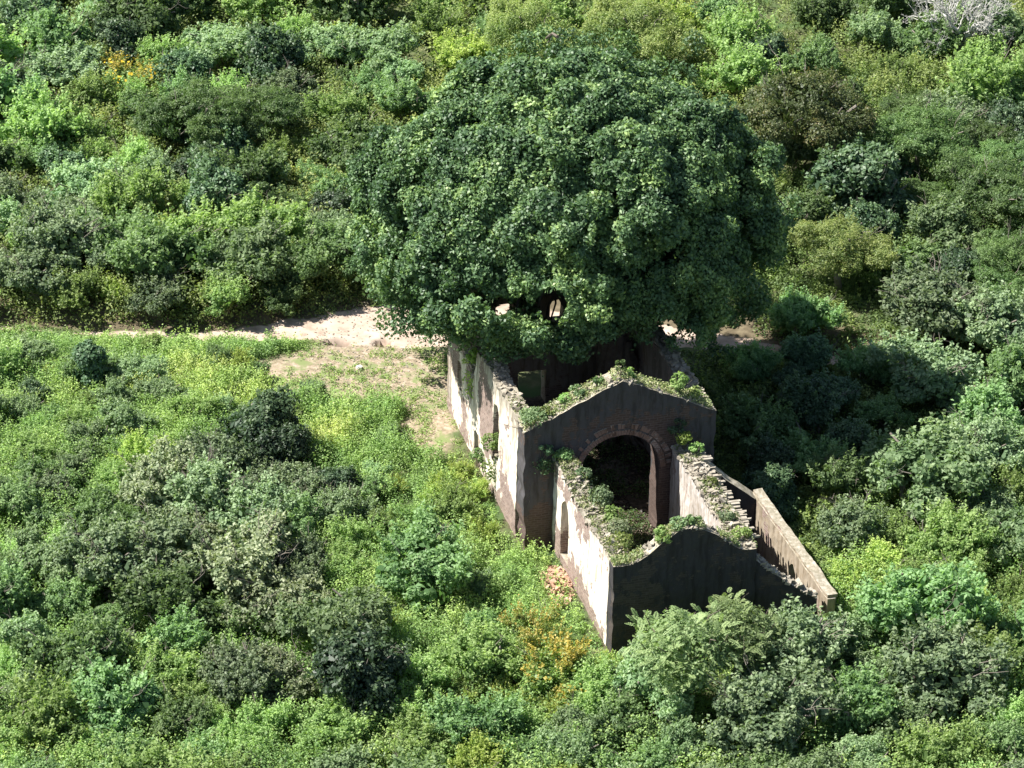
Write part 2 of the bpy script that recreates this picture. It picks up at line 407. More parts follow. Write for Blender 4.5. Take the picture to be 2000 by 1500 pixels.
def terrain(x, y):
    z = (fbm(x * .12, y * .12, .5) - .5) * .5 + (fbm(x * .6, y * .6, 4.5) - .5) * .12
    pd = path_d(x, y)
    z = z * sst(-1, 3, pd) - .12 * (1 - sst(-.6, .6, pd))
    z += sst(.2, 2.0, pd) * sst(0, 2, y - np.interp(x, PX, PY)) * .45
    u, v = uv(x, y)
    dd = np.maximum(np.maximum(-u, u - 12.7), np.maximum(-10.7 - v, v - 15))
    z = z * sst(0., 3., dd)
    # two washed-out gullies beside the path
    for (gx, gy, ax, ay, dp) in GUL:
        q = np.hypot((x - gx) / ax, (y - gy) / ay); z = z - dp * (1 - sst(.7, 1., q))
    return z
g1 = at(668, 668); g2 = at(746, 668)
GUL = [(g1.x, g1.y, 1.15, .5, .9), (g2.x, g2.y, .45, .6, .8)]

def axis(lo, hi, st, far):
    a = np.arange(lo, hi + .01, st)
    g = []; d = st
    x = hi
    while x < far: d *= 1.35; x += d; g.append(x)
    g2_ = []; d = st; x = lo
    while x > -far: d *= 1.35; x -= d; g2_.append(x)
    return np.concatenate([g2_[::-1], a, g])
xs = axis(-34, 34, .22, 4000); ys = axis(-24, 24, .22, 4000)
XX, YY = np.meshgrid(xs, ys)
ZZ = terrain(XX, YY) * (np.hypot(XX, YY) < 150)
V = np.stack([XX, YY, ZZ], -1).reshape(-1, 3)
nx, ny = len(xs), len(ys)
I = np.arange(nx * ny).reshape(ny, nx)
Fq = np.stack([I[:-1, :-1], I[:-1, 1:], I[1:, 1:], I[1:, :-1]], -1).reshape(-1, 4)
me = bpy.data.meshes.new('ground')
me.vertices.add(len(V)); me.vertices.foreach_set('co', V.reshape(-1).astype(np.float32))
me.loops.add(Fq.size); me.loops.foreach_set('vertex_index', Fq.reshape(-1).astype(np.int32))
me.polygons.add(len(Fq)); me.polygons.foreach_set('loop_start', np.arange(0, Fq.size, 4, dtype=np.int32))
a = me.attributes.new('path', 'FLOAT', 'POINT'); a.data.foreach_set('value', (1 - sst(-.45, .35, path_d(XX, YY))).reshape(-1).astype(np.float32))
a = me.attributes.new('verge', 'FLOAT', 'POINT'); a.data.foreach_set('value', (sst(0, .8, YY - np.interp(XX, PX, PY)) * (1 - sst(2.5, 4.5, YY - np.interp(XX, PX, PY)))).reshape(-1).astype(np.float32))
a = me.attributes.new('bare', 'FLOAT', 'POINT'); a.data.foreach_set('value', bare_m(XX, YY).reshape(-1).astype(np.float32))
a = me.attributes.new('floor', 'FLOAT', 'POINT'); a.data.foreach_set('value', inside(XX, YY).reshape(-1).astype(np.float32))
me.update(calc_edges=True); me.polygons.foreach_set('use_smooth', np.ones(len(Fq), bool))
m, N, L = newmat('ground')
geo = N.new('ShaderNodeNewGeometry'); P = geo.outputs['Position']
def attr(n):
    a = N.new('ShaderNodeAttribute'); a.attribute_name = n; return a.outputs['Fac']
soil = ramp(N, L, ntex(N, L, P, 1.2, 6), [(.3, (.05, .05, .03)), (.5, (.09, .10, .045)), (.7, (.15, .14, .08))])
soil = mixc(N, L, mrange(N, L, ntex(N, L, P, .25, 3), .4, .6), soil, (.06, .10, .035))
yard = ramp(N, L, ntex(N, L, P, 3.5, 8, .7), [(.3, (.13, .11, .07)), (.48, (.25, .20, .14)), (.6, (.36, .29, .22)), (.75, (.48, .40, .32))])
yard = mixc(N, L, mrange(N, L, ntex(N, L, P, .9, 5), .48, .62), yard, (.17, .20, .085))
dirt = ramp(N, L, ntex(N, L, P, 1.1, 8, .65), [(.3, (.23, .17, .13)), (.45, (.37, .285, .225)), (.7, (.50, .405, .335))])
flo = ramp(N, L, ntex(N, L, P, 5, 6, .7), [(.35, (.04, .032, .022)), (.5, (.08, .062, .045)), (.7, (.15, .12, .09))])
soil = mixc(N, L, attr('verge'), soil, ramp(N, L, ntex(N, L, P, 2.0, 6), [(.3, (.07, .055, .035)), (.7, (.17, .14, .09))]))  # brown soil band beyond the path, painting in the shade under the bushes
c = mixc(N, L, attr('bare'), soil, yard)
pm = mrange(N, L, mth(N, L, 'ADD', attr('path'), mth(N, L, 'MULTIPLY', mth(N, L, 'SUBTRACT', ntex(N, L, P, 2.2, 5), .5), .9)), .35, .65)
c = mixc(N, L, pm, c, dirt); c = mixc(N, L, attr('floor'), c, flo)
p = N.new('ShaderNodeBsdfPrincipled'); L.new(c, p.inputs['Base Color']); p.inputs['Roughness'].default_value = .95; p.inputs['Specular IOR Level'].default_value = .1
b = N.new('ShaderNodeBump'); b.inputs[0].default_value = 1.; b.inputs[1].default_value = .25
L.new(ntex(N, L, P, 4, 7, .65), b.inputs[2]); L.new(b.outputs[0], p.inputs['Normal'])
o = N.new('ShaderNodeOutputMaterial'); L.new(p.outputs[0], o.inputs[0])
me.materials.append(m)
tag(link('ground', me), kind='structure')

# ------------------------------------------------------------------ the ruin (built in its own frame: x=across, y=along, z=up)
ruin = bpy.data.objects.new('ruined_chapel', None); COL.objects.link(ruin)
ruin.location = (O2[0], O2[1], 0); ruin.rotation_euler = (0, 0, YAW)
tag(ruin, 'roofless ruined chapel with peeling white plaster walls and two dark gables', 'chapel')

def wallmat(name, plaster, expo, dark=.0, low=(.0, .0), stone=None, dirty=.5, spots=()):
    """plaster that has peeled off bricks; expo 0..1 = how much brick shows"""
    m, N, L = newmat(name)
    tc = N.new('ShaderNodeTexCoord'); OB = tc.outputs['Object']
    sx = N.new('ShaderNodeSeparateXYZ'); L.new(OB, sx.inputs[0])
    hor = mth(N, L, 'ADD', sx.outputs[0], sx.outputs[1])
    cb = N.new('ShaderNodeCombineXYZ'); L.new(hor, cb.inputs[0]); L.new(sx.outputs[2], cb.inputs[1])
    wb = N.new('ShaderNodeVectorMath'); wb.operation = 'ADD'
    nn = N.new('ShaderNodeTexNoise'); nn.inputs['Scale'].default_value = 1.5; L.new(cb.outputs[0], nn.inputs['Vector'])
    sc = N.new('ShaderNodeVectorMath'); sc.operation = 'SCALE'; sc.inputs['Scale'].default_value = .18; L.new(nn.outputs[1], sc.inputs[0])
    L.new(cb.outputs[0], wb.inputs[0]); L.new(sc.outputs[0], wb.inputs[1])
    br = N.new('ShaderNodeTexBrick'); L.new(wb.outputs[0], br.inputs['Vector'])
    br.inputs['Scale'].default_value = 1; br.inputs['Brick Width'].default_value = .36; br.inputs['Row Height'].default_value = .13
    br.inputs['Mortar Size'].default_value = .022; br.inputs['Mortar Smooth'].default_value = .4
    st = stone or [(.15, .10, .085), (.34, .25, .21), (.44, .37, .33)]
    br.inputs['Color1'].default_value = (*st[0], 1); br.inputs['Color2'].default_value = (*st[1], 1); br.inputs['Mortar'].default_value = (*st[2], 1)
    brick = mixc(N, L, ntex(N, L, OB, 2.5, 6, .7), br.outputs[0], tuple(v * .55 for v in st[1]))
    # plaster: streaks run down, grime towards the top
    smap = N.new('ShaderNodeMapping'); smap.inputs['Scale'].default_value = (3.2, .45, 1); L.new(cb.outputs[0], smap.inputs['Vector'])
    streak = ntex(N, L, smap.outputs[0], 1.0, 5, .65)
    fine = ntex(N, L, OB, 3.0, 8, .7)
    pc = mixc(N, L, mrange(N, L, streak, .42, .68), plaster, tuple(v * f for v, f in zip(plaster, (.50, .46, .40))))
    pc = mixc(N, L, mth(N, L, 'MULTIPLY', mrange(N, L, fine, .45, .75), .5), pc, tuple(v * f for v, f in zip(plaster, (.62, .5, .36))))
    topz = mrange(N, L, mth(N, L, 'ADD', sx.outputs[2], mth(N, L, 'MULTIPLY', mth(N, L, 'SUBTRACT', streak, .5), 4.)), low[0], low[0] + 2.4) if low[0] else None
    if topz is not None: pc = mixc(N, L, mth(N, L, 'MULTIPLY', topz, dirty), pc, (.14, .125, .10))
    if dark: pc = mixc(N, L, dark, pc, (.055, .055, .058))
    e1 = ntex(N, L, OB, .55, 6, .62)
    em = mth(N, L, 'ADD', e1, mth(N, L, 'MULTIPLY', mth(N, L, 'SUBTRACT', ntex(N, L, OB, 2.6, 6, .7), .5), .6))
    for (cy_, cz_, ry_, rz_, amt) in spots:      # places where the render has come off
        dy = mth(N, L, 'DIVIDE', mth(N, L, 'SUBTRACT', hor, cy_), ry_); dz = mth(N, L, 'DIVIDE', mth(N, L, 'SUBTRACT', sx.outputs[2], cz_), rz_)
        q = mth(N, L, 'SQRT', mth(N, L, 'ADD', mth(N, L, 'MULTIPLY', dy, dy), mth(N, L, 'MULTIPLY', dz, dz)))
        em = mth(N, L, 'ADD', em, mrange(N, L, q, 1.3, .5, 0., amt))
    # rising damp strips the foot of the wall
    em = mth(N, L, 'ADD', em, mrange(N, L, sx.outputs[2], 1.3, .1, 0., .12))
    mask = mrange(N, L, em, .62 - expo * .25, .655 - expo * .25)
    c = mixc(N, L, mask, pc, brick)
    geo = N.new('ShaderNodeNewGeometry'); sn = N.new('ShaderNodeSeparateXYZ'); L.new(geo.outputs['True Normal'], sn.inputs[0])
    topc = ramp(N, L, ntex(N, L, OB, 4, 6, .7), [(.3, (.13, .12, .08)), (.5, (.27, .24, .18)), (.7, (.44, .40, .34))])
    c = mixc(N, L, mrange(N, L, sn.outputs[2], .45, .7), c, topc)
    p = N.new('ShaderNodeBsdfPrincipled'); L.new(c, p.inputs['Base Color']); p.inputs['Roughness'].default_value = .92; p.inputs['Specular IOR Level'].default_value = .15
    h = mth(N, L, 'ADD', mth(N, L, 'MULTIPLY', mask, -1.6), mth(N, L, 'MULTIPLY', fine, .45))
    h = mth(N, L, 'ADD', h, mth(N, L, 'MULTIPLY', mth(N, L, 'MULTIPLY', br.outputs[1], mask), -.7))
    b = N.new('ShaderNodeBump'); b.inputs[0].default_value = 1.; b.inputs[1].default_value = .07; L.new(h, b.inputs[2]); L.new(b.outputs[0], p.inputs['Normal'])
    o = N.new('ShaderNodeOutputMaterial'); L.new(p.outputs[0], o.inputs[0])
    return m
# spots use hor = x + y of the ruin's frame
W_SIDE = wallmat('plaster_white', (.76, .69, .58), .16, low=(4.7,), dirty=.75, spots=[(7.2, 3.9, 1.5, 2.6, .3), (1.6, 1.0, 1.6, .9, .14), (10.4, 3.6, .7, 1.6, .2), (3.6, 1.2, 1.6, 1.3, .17), (13.2, 3.8, .9, 1.3, .13), (11.2, 1.8, .8, .9, .12)])
W_CH = wallmat('plaster_chancel', (.80, .735, .64), .13, low=(3.6,), dirty=.75, spots=[(1.55 - 4.0, .2, 3.4, 1.0, .22), (.3, .5, .8, 1.4, .16), (-3.5, 4.3, 5, .7, .15)])
W_GAB = wallmat('plaster_gable_shaded', (.085, .08, .084), .2, dark=.3, spots=[(4.9, 6.2, 3.0, 1.1, .12), (1.0, .8, 1.3, 1.8, .22), (7.3, 2.0, .9, 4.2, .35)], stone=[(.065, .045, .04), (.13, .09, .075), (.16, .13, .115)])  # weathered plaster, made darker still to paint in the shade on this face
W_END = wallmat('plaster_end_shaded', (.046, .044, .047), .26, dark=.25, stone=[(.05, .04, .035), (.09, .075, .065), (.10, .09, .08)])  # dark plaster for faces turned from the sun; shade is in its colour
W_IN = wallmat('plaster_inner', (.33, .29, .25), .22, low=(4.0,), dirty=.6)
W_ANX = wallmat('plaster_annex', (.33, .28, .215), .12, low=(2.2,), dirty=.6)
W_RING = wallmat('arch_brick', (.20, .135, .11), .2)
STONE = simple('rubble_stone', [(0, (.12, .105, .08)), (.45, (.26, .23, .18)), (.7, (.40, .36, .30)), (1, (.55, .5, .44))], 2.5)
BRICKR = simple('broken_brick', [(0, (.22, .11, .075)), (.5, (.42, .26, .18)), (1, (.6, .48, .4))], 3)

def wobble(p, amp):
    p = np.asarray(p, float)
    n = np.stack([fbm(p[:, 0] * 1.3 + k * 17, p[:, 1] * 1.3 + k * 7, p[:, 2] * 1.3, 3) - .5 for k in range(3)], 1)
    n2 = np.stack([vnoise(p[:, 0] * 5 + k * 13, p[:, 1] * 5, p[:, 2] * 5 + k) - .5 for k in range(3)], 1)
    return p + n * amp * 2 + n2 * amp * .6
def wall(name, p0, p1, T, top, mat, openings=(), base=-.4, amp=.05, step=.22, parent=None, rag=.0, chip=0.):
    """p0->p1 is the wall's outer face in the ruin's frame; T = thickness to the left of p0->p1 (negative: right)
       openings: (s0, s1, zlo(s), zhi(s))"""
    p0 = np.array(p0, float); p1 = np.array(p1, float); Ln = np.linalg.norm(p1 - p0); d = (p1 - p0) / Ln; nrm = np.array([-d[1], d[0]]) * T
    cuts = {0., Ln}
    for o in openings: cuts |= {o[0], o[1]}
    cuts = sorted(cuts); ss = []
    for a_, b_ in zip(cuts[:-1], cuts[1:]):
        k = max(1, int(math.ceil((b_ - a_) / step))); ss += [a_ + (b_ - a_) * i / k for i in range(k)]
    ss.append(Ln)
    rg = [0.0 if rag == 0 else (float(fbm(np.array([s * 1.1 + p0[0]]), np.array([p0[1] + 3.1]), .3, 4)[0]) - .5) * rag * 2 for s in ss]
    V = []; idx = {}
    def vid(s, z, side):
        key = (round(s, 4), round(z, 4), side)
        if key not in idx:
            q = p0 + d * s + nrm * side; idx[key] = len(V); V.append((q[0], q[1], z))
        return idx[key]
    F = []; cols = []
    for i in range(len(ss) - 1):
        a_, b_ = ss[i], ss[i + 1]; mid = (a_ + b_) / 2
        iv = []; lo = (base(a_), base(b_)) if callable(base) else (base, base)
        for o in sorted([o for o in openings if o[0] - 1e-6 < mid < o[1] + 1e-6], key=lambda o: o[2](mid)):
            l2 = (o[2](a_), o[2](b_)); h2 = (o[3](a_), o[3](b_))
            if l2[0] > lo[0] + .02 or l2[1] > lo[1] + .02: iv.append((lo, l2))
            lo = h2
        tp = (top(a_) + rg[i], top(b_) + rg[i + 1])
        if tp[0] > lo[0] + .02 or tp[1] > lo[1] + .02: iv.append((lo, (max(tp[0], lo[0]), max(tp[1], lo[1]))))
        cols.append(iv)
        for lo_, hi_ in iv:
            n = max(1, int(max(hi_[0] - lo_[0], hi_[1] - lo_[1]) / .25))
            za = [lo_[0] + (hi_[0] - lo_[0]) * k / n for k in range(n + 1)]; zb = [lo_[1] + (hi_[1] - lo_[1]) * k / n for k in range(n + 1)]
            for k in range(n):
                for sd in (0, 1):
                    q = (vid(a_, za[k], sd), vid(b_, zb[k], sd), vid(b_, zb[k + 1], sd), vid(a_, za[k + 1], sd))
                    if len(set(q)) > 2:
                        q = tuple(dict.fromkeys(q)); F.append(q if sd == 0 else q[::-1])
            for z0, z1 in ((lo_[0], lo_[1]), (hi_[0], hi_[1])):
                q = (vid(a_, z0, 0), vid(b_, z1, 0), vid(b_, z1, 1), vid(a_, z0, 1)); F.append(q if z0 == hi_[0] else q[::-1])
    # side faces wherever a column's solid is not continued by its neighbour
    def solid(iv, s_is_right): return [(l[1 if s_is_right else 0], h[1 if s_is_right else 0]) for l, h in iv]
    for i in range(len(ss)):
        L_ = solid(cols[i - 1], True) if i > 0 else []; Rr = solid(cols[i], False) if i < len(cols) else []
        zs = sorted({z for seg in L_ + Rr for z in seg})
        for z0, z1 in zip(zs[:-1], zs[1:]):
            if z1 - z0 < .01: continue
            mz = (z0 + z1) / 2; il = any(a_ < mz < b_ for a_, b_ in L_); ir = any(a_ < mz < b_ for a_, b_ in Rr)
            if il != ir:
                n = max(1, int((z1 - z0) / .25))
                for k in range(n):
                    za, zb = z0 + (z1 - z0) * k / n, z0 + (z1 - z0) * (k + 1) / n
                    q = (vid(ss[i], za, 0), vid(ss[i], za, 1), vid(ss[i], zb, 1), vid(ss[i], zb, 0)); F.append(q)
    Vn = wobble(V, amp)
    if chip:      # chipped, rounded-off corners
        Vo = np.array(V); sv_ = (Vo[:, :2] - p0) @ d
        for e_, sg in ((0., 1.), (Ln, -1.)):
            k = np.abs(sv_ - e_) < .01
            amt = chip * np.clip(fbm(Vo[k, 2] * .9 + p0[0], Vo[k, 2] * 0 + 3., .5, 2) - .4, 0, 1) * 1.2
            Vn[k, 0] += d[0] * sg * amt; Vn[k, 1] += d[1] * sg * amt
    me = mesh(name, Vn, F, mat)
    return link(name, me, parent or ruin)
cst = lambda z: (lambda s: z)
def archf(c, hw, spring, rise): return lambda s: spring + rise * math.sqrt(max(0., 1 - ((s - c) / hw) ** 2))
def gabf(n, eave, rise, Ln): return lambda s: eave + rise * (1 - abs(s - n) / (Ln / 2)) - .06

def boxes(cs, szs, r, jit=.25):
    n = len(cs)
    k = np.array([[x, y, z] for x in (-.5, .5) for y in (-.5, .5) for z in (-.5, .5)])
    k = k[None] * (1 + r.uniform(-jit, jit, (n, 8, 3))) * szs[:, None, :]
    q = r.normal(size=(n, 3)) * .35; an = r.uniform(0, 6.28, n)
    R0 = np.stack([np.stack([np.cos(an), -np.sin(an), 0 * an], 1), np.stack([np.sin(an), np.cos(an), 0 * an], 1), np.stack([0 * an, 0 * an, 1 + 0 * an], 1)], 1)
    k = np.einsum('nij,nkj->nki', R0, k)
    k[:, :, 2] += k[:, :, 0] * q[:, :1] + k[:, :, 1] * q[:, 1:2]
    k += cs[:, None, :]
    f = np.array([[0, 1, 3, 2], [4, 6, 7, 5], [0, 4, 5, 1], [2, 3, 7, 6], [0, 2, 6, 4], [1, 5, 7, 3]])
    return k[:, f, :].reshape(-1, 4, 3)
def rubble(name, p0, p1, T, top, parent, n, sz=(.1, .3), h=.25, mat=STONE, seed=1, spill=.0):
    r = np.random.default_rng(seed); p0 = np.array(p0, float); p1 = np.array(p1, float); Ln = np.linalg.norm(p1 - p0); d = (p1 - p0) / Ln; nr = np.array([-d[1], d[0]]) * T
    s = r.random(n) * Ln; t = r.uniform(-.02 - spill, 1.02 + spill, n)
    zt = np.array([top(x) for x in s])
    C = np.concatenate([p0 + d * s[:, None] + nr * t[:, None], (zt + r.random(n) ** 2 * h * np.clip(1 - np.abs(t - .5) * 1.4, 0, 1))[:, None]], 1)
    g = sz[0] * .8 + (sz[1] * 1.25 - sz[0]) * r.random(n) ** 2.2; g = g * (.6 + .8 * fbm(s * 1.7, s * 0, seed * 1.3))
    o = link(name, quads(name, boxes(C, np.stack([g, g * r.uniform(.5, .9, n), g * r.uniform(.3, .6, n)], 1), r), mat), parent)
    return o

# nave
NW, NE, NR, NL = 9.84, 6.7, 2.35, 15.0
def navetop(s):     # s = v
    t = NE + (fbm(np.array([s * 1.2]), np.array([.3]), .2)[0] - .5) * .25
    t -= 1.7 * float(sst(9.0, 9.7, s)) * (1 - float(sst(11.3, 12.1, s)))
    t -= .35 * float(sst(8.1, 8.5, s)) * (1 - float(sst(9.5, 10, s)))
    return float(t)
wl = wall('side_wall', (0, NL - .9), (0, 1.25), .8, lambda s: navetop(NL - .9 - s), W_SIDE, openings=[
    (NL - .9 - 9.35, NL - .9 - 8.45, cst(-.3), archf(NL - .9 - 8.9, .47, 1.55, .3)),
    (NL - .9 - 5.75, NL - .9 - 4.7, cst(2.3), archf(NL - .9 - 5.22, .55, 4.9, .5)),
    (NL - .9 - 12.9, NL - .9 - 12.1, cst(2.4), archf(NL - .9 - 12.5, .42, 3.7, .35))], step=.2)
wl['label'] = 'long sunlit plaster side wall of the nave'
rubble('rubble_cap', (0, NL - .9), (0, 1.25), .8, lambda s: navetop(NL - .9 - s), wl, 420, (.1, .26), .18, seed=3)
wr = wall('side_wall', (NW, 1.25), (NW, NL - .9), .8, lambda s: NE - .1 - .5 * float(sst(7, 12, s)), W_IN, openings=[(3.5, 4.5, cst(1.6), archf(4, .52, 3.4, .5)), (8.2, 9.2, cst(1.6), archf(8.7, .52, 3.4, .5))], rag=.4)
wr['label'] = 'nave side wall in the shade of the fig tree'
rubble('rubble_cap', (NW, 1.25), (NW, NL - .9), .8, lambda s: NE - .1 - .5 * float(sst(7, 12, s)), wr, 420, (.1, .26), .22, seed=4)
TA = 1.3
nv_top = gabf(NW / 2, NE, NR, NW)
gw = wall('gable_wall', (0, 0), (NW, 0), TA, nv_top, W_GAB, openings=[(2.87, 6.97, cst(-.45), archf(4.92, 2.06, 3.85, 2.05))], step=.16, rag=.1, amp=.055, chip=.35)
gw['label'] = 'dark gable wall with the great round arch'
rubble('rubble_cap', (0, .1), (NW, .1), 1.1, nv_top, gw, 300, (.07, .24), .12, seed=5)
# arch ring of radial bricks, standing proud of the gable face
r = np.random.default_rng(8); Q = []
for ring in range(2):
    nb = 46
    for i in range(nb):
        th0 = math.pi * (i + .06) / nb; th1 = math.pi * (i + .94) / nb
        ra = 2.1 + ring * .33; rb = ra + .30 - r.random() * .07; pr = -.05 - r.random() * .035 + ring * .02
        if r.random() < (.06 if ring == 0 else .3): continue
        pt = lambda ra_, th, y: (4.92 - math.cos(th) * ra_, y, 3.85 + math.sin(th) * ra_)
        a0, a1, b1, b0 = pt(ra, th0, pr), pt(ra, th1, pr), pt(rb, th1, pr), pt(rb, th0, pr)
        c0, c1, d1, d0 = pt(ra, th0, .1), pt(ra, th1, .1), pt(rb, th1, .1), pt(rb, th0, .1)
        Q += [[a0, b0, b1, a1], [a0, a1, c1, c0], [b0, d0, d1, b1], [a0, c0, d0, b0], [a1, b1, d1, c1]]
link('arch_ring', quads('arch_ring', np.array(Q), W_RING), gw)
# facade
fc_top = gabf(NW / 2, NE, NR, NW)
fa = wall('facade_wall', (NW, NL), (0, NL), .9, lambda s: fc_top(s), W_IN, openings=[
    (NW - 5.2, NW - 3.65, cst(-.45), cst(2.1)), (NW - 6.15, NW - 5.3, cst(4.75), archf(NW - 5.72, .43, 6.1, .12)),
    (NW - 3.35, NW - 2.35, cst(4.8), archf(NW - 2.85, .5, 6.1, .2))], step=.2, rag=.1)
fa['label'] = 'facade wall behind the fig tree with a doorway and upper windows'
# chancel
CU0, CU1, CL, CE, CR = 1.55, 8.61, 10.08, 4.9, 1.65
TE = .75
cltop = lambda s: CE - .05 + (float(fbm(np.array([s * 1.6 + 5]), np.array([1.3]), .2)[0]) - .5) * .85
cl = wall('side_wall', (CU0, -.01), (CU0, -CL + TE), 1.0, cltop, W_CH, openings=[(1.5, 2.75, cst(.5), lambda s: 2.6 + 1.15 * math.sqrt(max(0, 1 - abs((s - 2.05) / .72) ** 1.6)) if s < 2.76 else 2.6)], step=.16)
cl['label'] = 'chancel side wall with bright white plaster and a pointed opening'
rubble('rubble_cap', (CU0, 0), (CU0, -CL + TE), 1.0, cltop, cl, 750, (.1, .28), .28, seed=6)
rf = wall('blocked_opening', (CU0 + .42, -1.4), (CU0 + .42, -2.85), .3, cst(3.6), wallmat('blocked_brick', (.4, .3, .25), 1., stone=[(.16, .09, .065), (.34, .24, .2), (.4, .32, .28)]), base=.3, parent=cl, step=.3)
crtop = lambda s: CE + .02 + (float(fbm(np.array([s * 1.3 + 25]), np.array([4.3]), .2)[0]) - .5) * .3
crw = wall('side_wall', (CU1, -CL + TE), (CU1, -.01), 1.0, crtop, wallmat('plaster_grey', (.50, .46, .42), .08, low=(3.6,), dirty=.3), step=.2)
crw['label'] = 'chancel side wall with a row of stones jutting from its top'
rubble('rubble_cap', (CU1, -CL + TE), (CU1, 0), 1.0, crtop, crw, 800, (.1, .26), .26, seed=7)
r = np.random.default_rng(12); n = 42; sv = np.sort(np.concatenate([np.linspace(-CL + 1, -.6, n - 8) , r.uniform(-CL + 1, -.6, 8)]))
C = np.stack([CU1 + .12 + r.uniform(-.05, .1, n), sv + r.uniform(-.1, .1, n), np.array([crtop(CL - TE + v) for v in sv]) - .02 + r.uniform(-.05, .1, n)], 1)
k = np.array([[x, y, z] for x in (-.5, .5) for y in (-.5, .5) for z in (-.5, .5)])
k = k[None] * np.stack([r.uniform(.25, .8, n), r.uniform(.08, .17, n), r.uniform(.05, .13, n)], 1)[:, None, :] * (1 + r.uniform(-.12, .12, (n, 8, 3))) + C[:, None, :]
f = np.array([[0, 1, 3, 2], [4, 6, 7, 5], [0, 4, 5, 1], [2, 3, 7, 6], [0, 2, 6, 4], [1, 5, 7, 3]])
link('stone_cornice', quads('stone_cornice', k[:, f, :].reshape(-1, 4, 3), STONE), crw)
ge_top = lambda s: CE + CR * (.5 + .5 * math.cos(min(1, abs(s - 3.7) / 3.0) * math.pi)) ** .85 * .95 + (.25 * s / 7.06) * 0 - .03
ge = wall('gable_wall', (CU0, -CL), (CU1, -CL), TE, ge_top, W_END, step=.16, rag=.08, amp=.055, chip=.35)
ge['label'] = 'dark end gable of the chancel with a curved top'
rubble('rubble_cap', (CU0, -CL + .05), (CU1, -CL + .05), TE - .1, ge_top, ge, 230, (.06, .2), .12, seed=9)
# side room on the right
anx = bpy.data.objects.new('side_room', None); COL.objects.link(anx); anx.parent = ruin
def uvz(px, py, z): p = at(px, py, z); return uv(p.x, p.y)
FCx, FCy = uvz(1494, 968, 3.15); NCx, NCy = uvz(1640, 1168, 2.15); FCx -= .5; NCx -= .62
print('ANNEX', FCx, FCy, NCx, NCy)
fl_ = FCx - CU1
afw = wall('wall', (CU1 + .01, FCy + .9), (FCx - .02, FCy), .55, lambda s: 4.9 - 1.75 * (s / fl_), W_END, parent=anx, rag=.12)  # far wall takes the darkened plaster to imitate the room's shadow
rl = math.hypot(FCx - NCx, FCy - NCy)
rtop = lambda s: 3.15 - .95 * (s / rl) ** .8
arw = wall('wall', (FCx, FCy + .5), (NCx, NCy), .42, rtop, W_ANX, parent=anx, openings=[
    (4.6, 5.3, cst(.6), lambda s: 1.9 - abs(s - 4.9) * 1.1), (6.6, 7.3, cst(.5), lambda s: max(.52, 1.9 - (s - 6.6) * 1.9))], rag=.06, amp=.05)
arw['label'] = 'sunlit yellowish wall of the side room with flat coping'
cp = wall('coping', (FCx + .05, FCy + .55), (NCx + .05, NCy - .06), .5, lambda s: rtop(s) + .13, W_ANX, base=lambda s: rtop(s) - .02, parent=arw, rag=.12, amp=.07, chip=.5, step=.16)
nl_ = math.hypot(NCx - CU1, NCy + CL)
def anear(s): return 4.2 - 2.2 * (s / nl_) ** .8
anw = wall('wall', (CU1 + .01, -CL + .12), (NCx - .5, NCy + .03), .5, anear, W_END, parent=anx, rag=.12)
rubble('rubble_cap', (CU1 + .01, -CL + .12), (NCx - .5, NCy + .03), .5, anear, anw, 160, (.08, .24), .15, seed=10)

# ------------------------------------------------------------------ things around the ruin
r = np.random.default_rng(77)
def heap(name, px, py, rx, ry, h, n, sz, mat, label, cat, seed):
    c = at(px, py); r = np.random.default_rng(seed); a_ = r.uniform(0, 6.28, n); q = np.sqrt(r.random(n))
    X = c.x + np.cos(a_) * q * rx; Y = c.y + np.sin(a_) * q * ry
    Z = terrain(X, Y) + h * (1 - q) * r.random(n) ** .4
    g = r.uniform(*sz, n)
    Q = boxes(np.stack([X, Y, Z], 1), np.stack([g, g * r.uniform(.5, 1, n), g * r.uniform(.35, .7, n)], 1), r)
    Q -= np.array([c.x, c.y, 0]); o = link(name, quads(name, Q, mat)); o.location = (c.x, c.y, 0)
    tag(o, label, cat); return o
heap('rubble_pile', 1080, 1150, 1.0, 2.0, .5, 420, (.08, .26), BRICKR, 'heap of orange broken brick at the foot of the chancel wall', 'rubble', 1)
heap('pale_stone', 702, 722, .22, .16, .12, 4, (.2, .34), simple('pale_rock', [(0, (.6, .57, .52)), (1, (.8, .78, .74))], 3), 'small pale stone lying on the bare yard', 'stone', 2)

# ------------------------------------------------------------------ the great fig tree
TX, TY = wxy(8.0, 10.6)
FC = np.array([*at(1112, 398, 12.2)][:2] + [12.2]); print('FC', FC)
fig = bpy.data.objects.new('fig_tree', None); COL.objects.link(fig); fig.location = (TX, TY, 0)
tag(fig, 'huge dark green fig tree growing out of the ruined nave', 'tree')
r = np.random.default_rng(21)
FRx, FRy, FRz = 9.7, 8.8, 7.7
Q0 = unit(r.normal(size=(9000, 3))); Q0 = Q0[Q0[:, 2] > -.5]
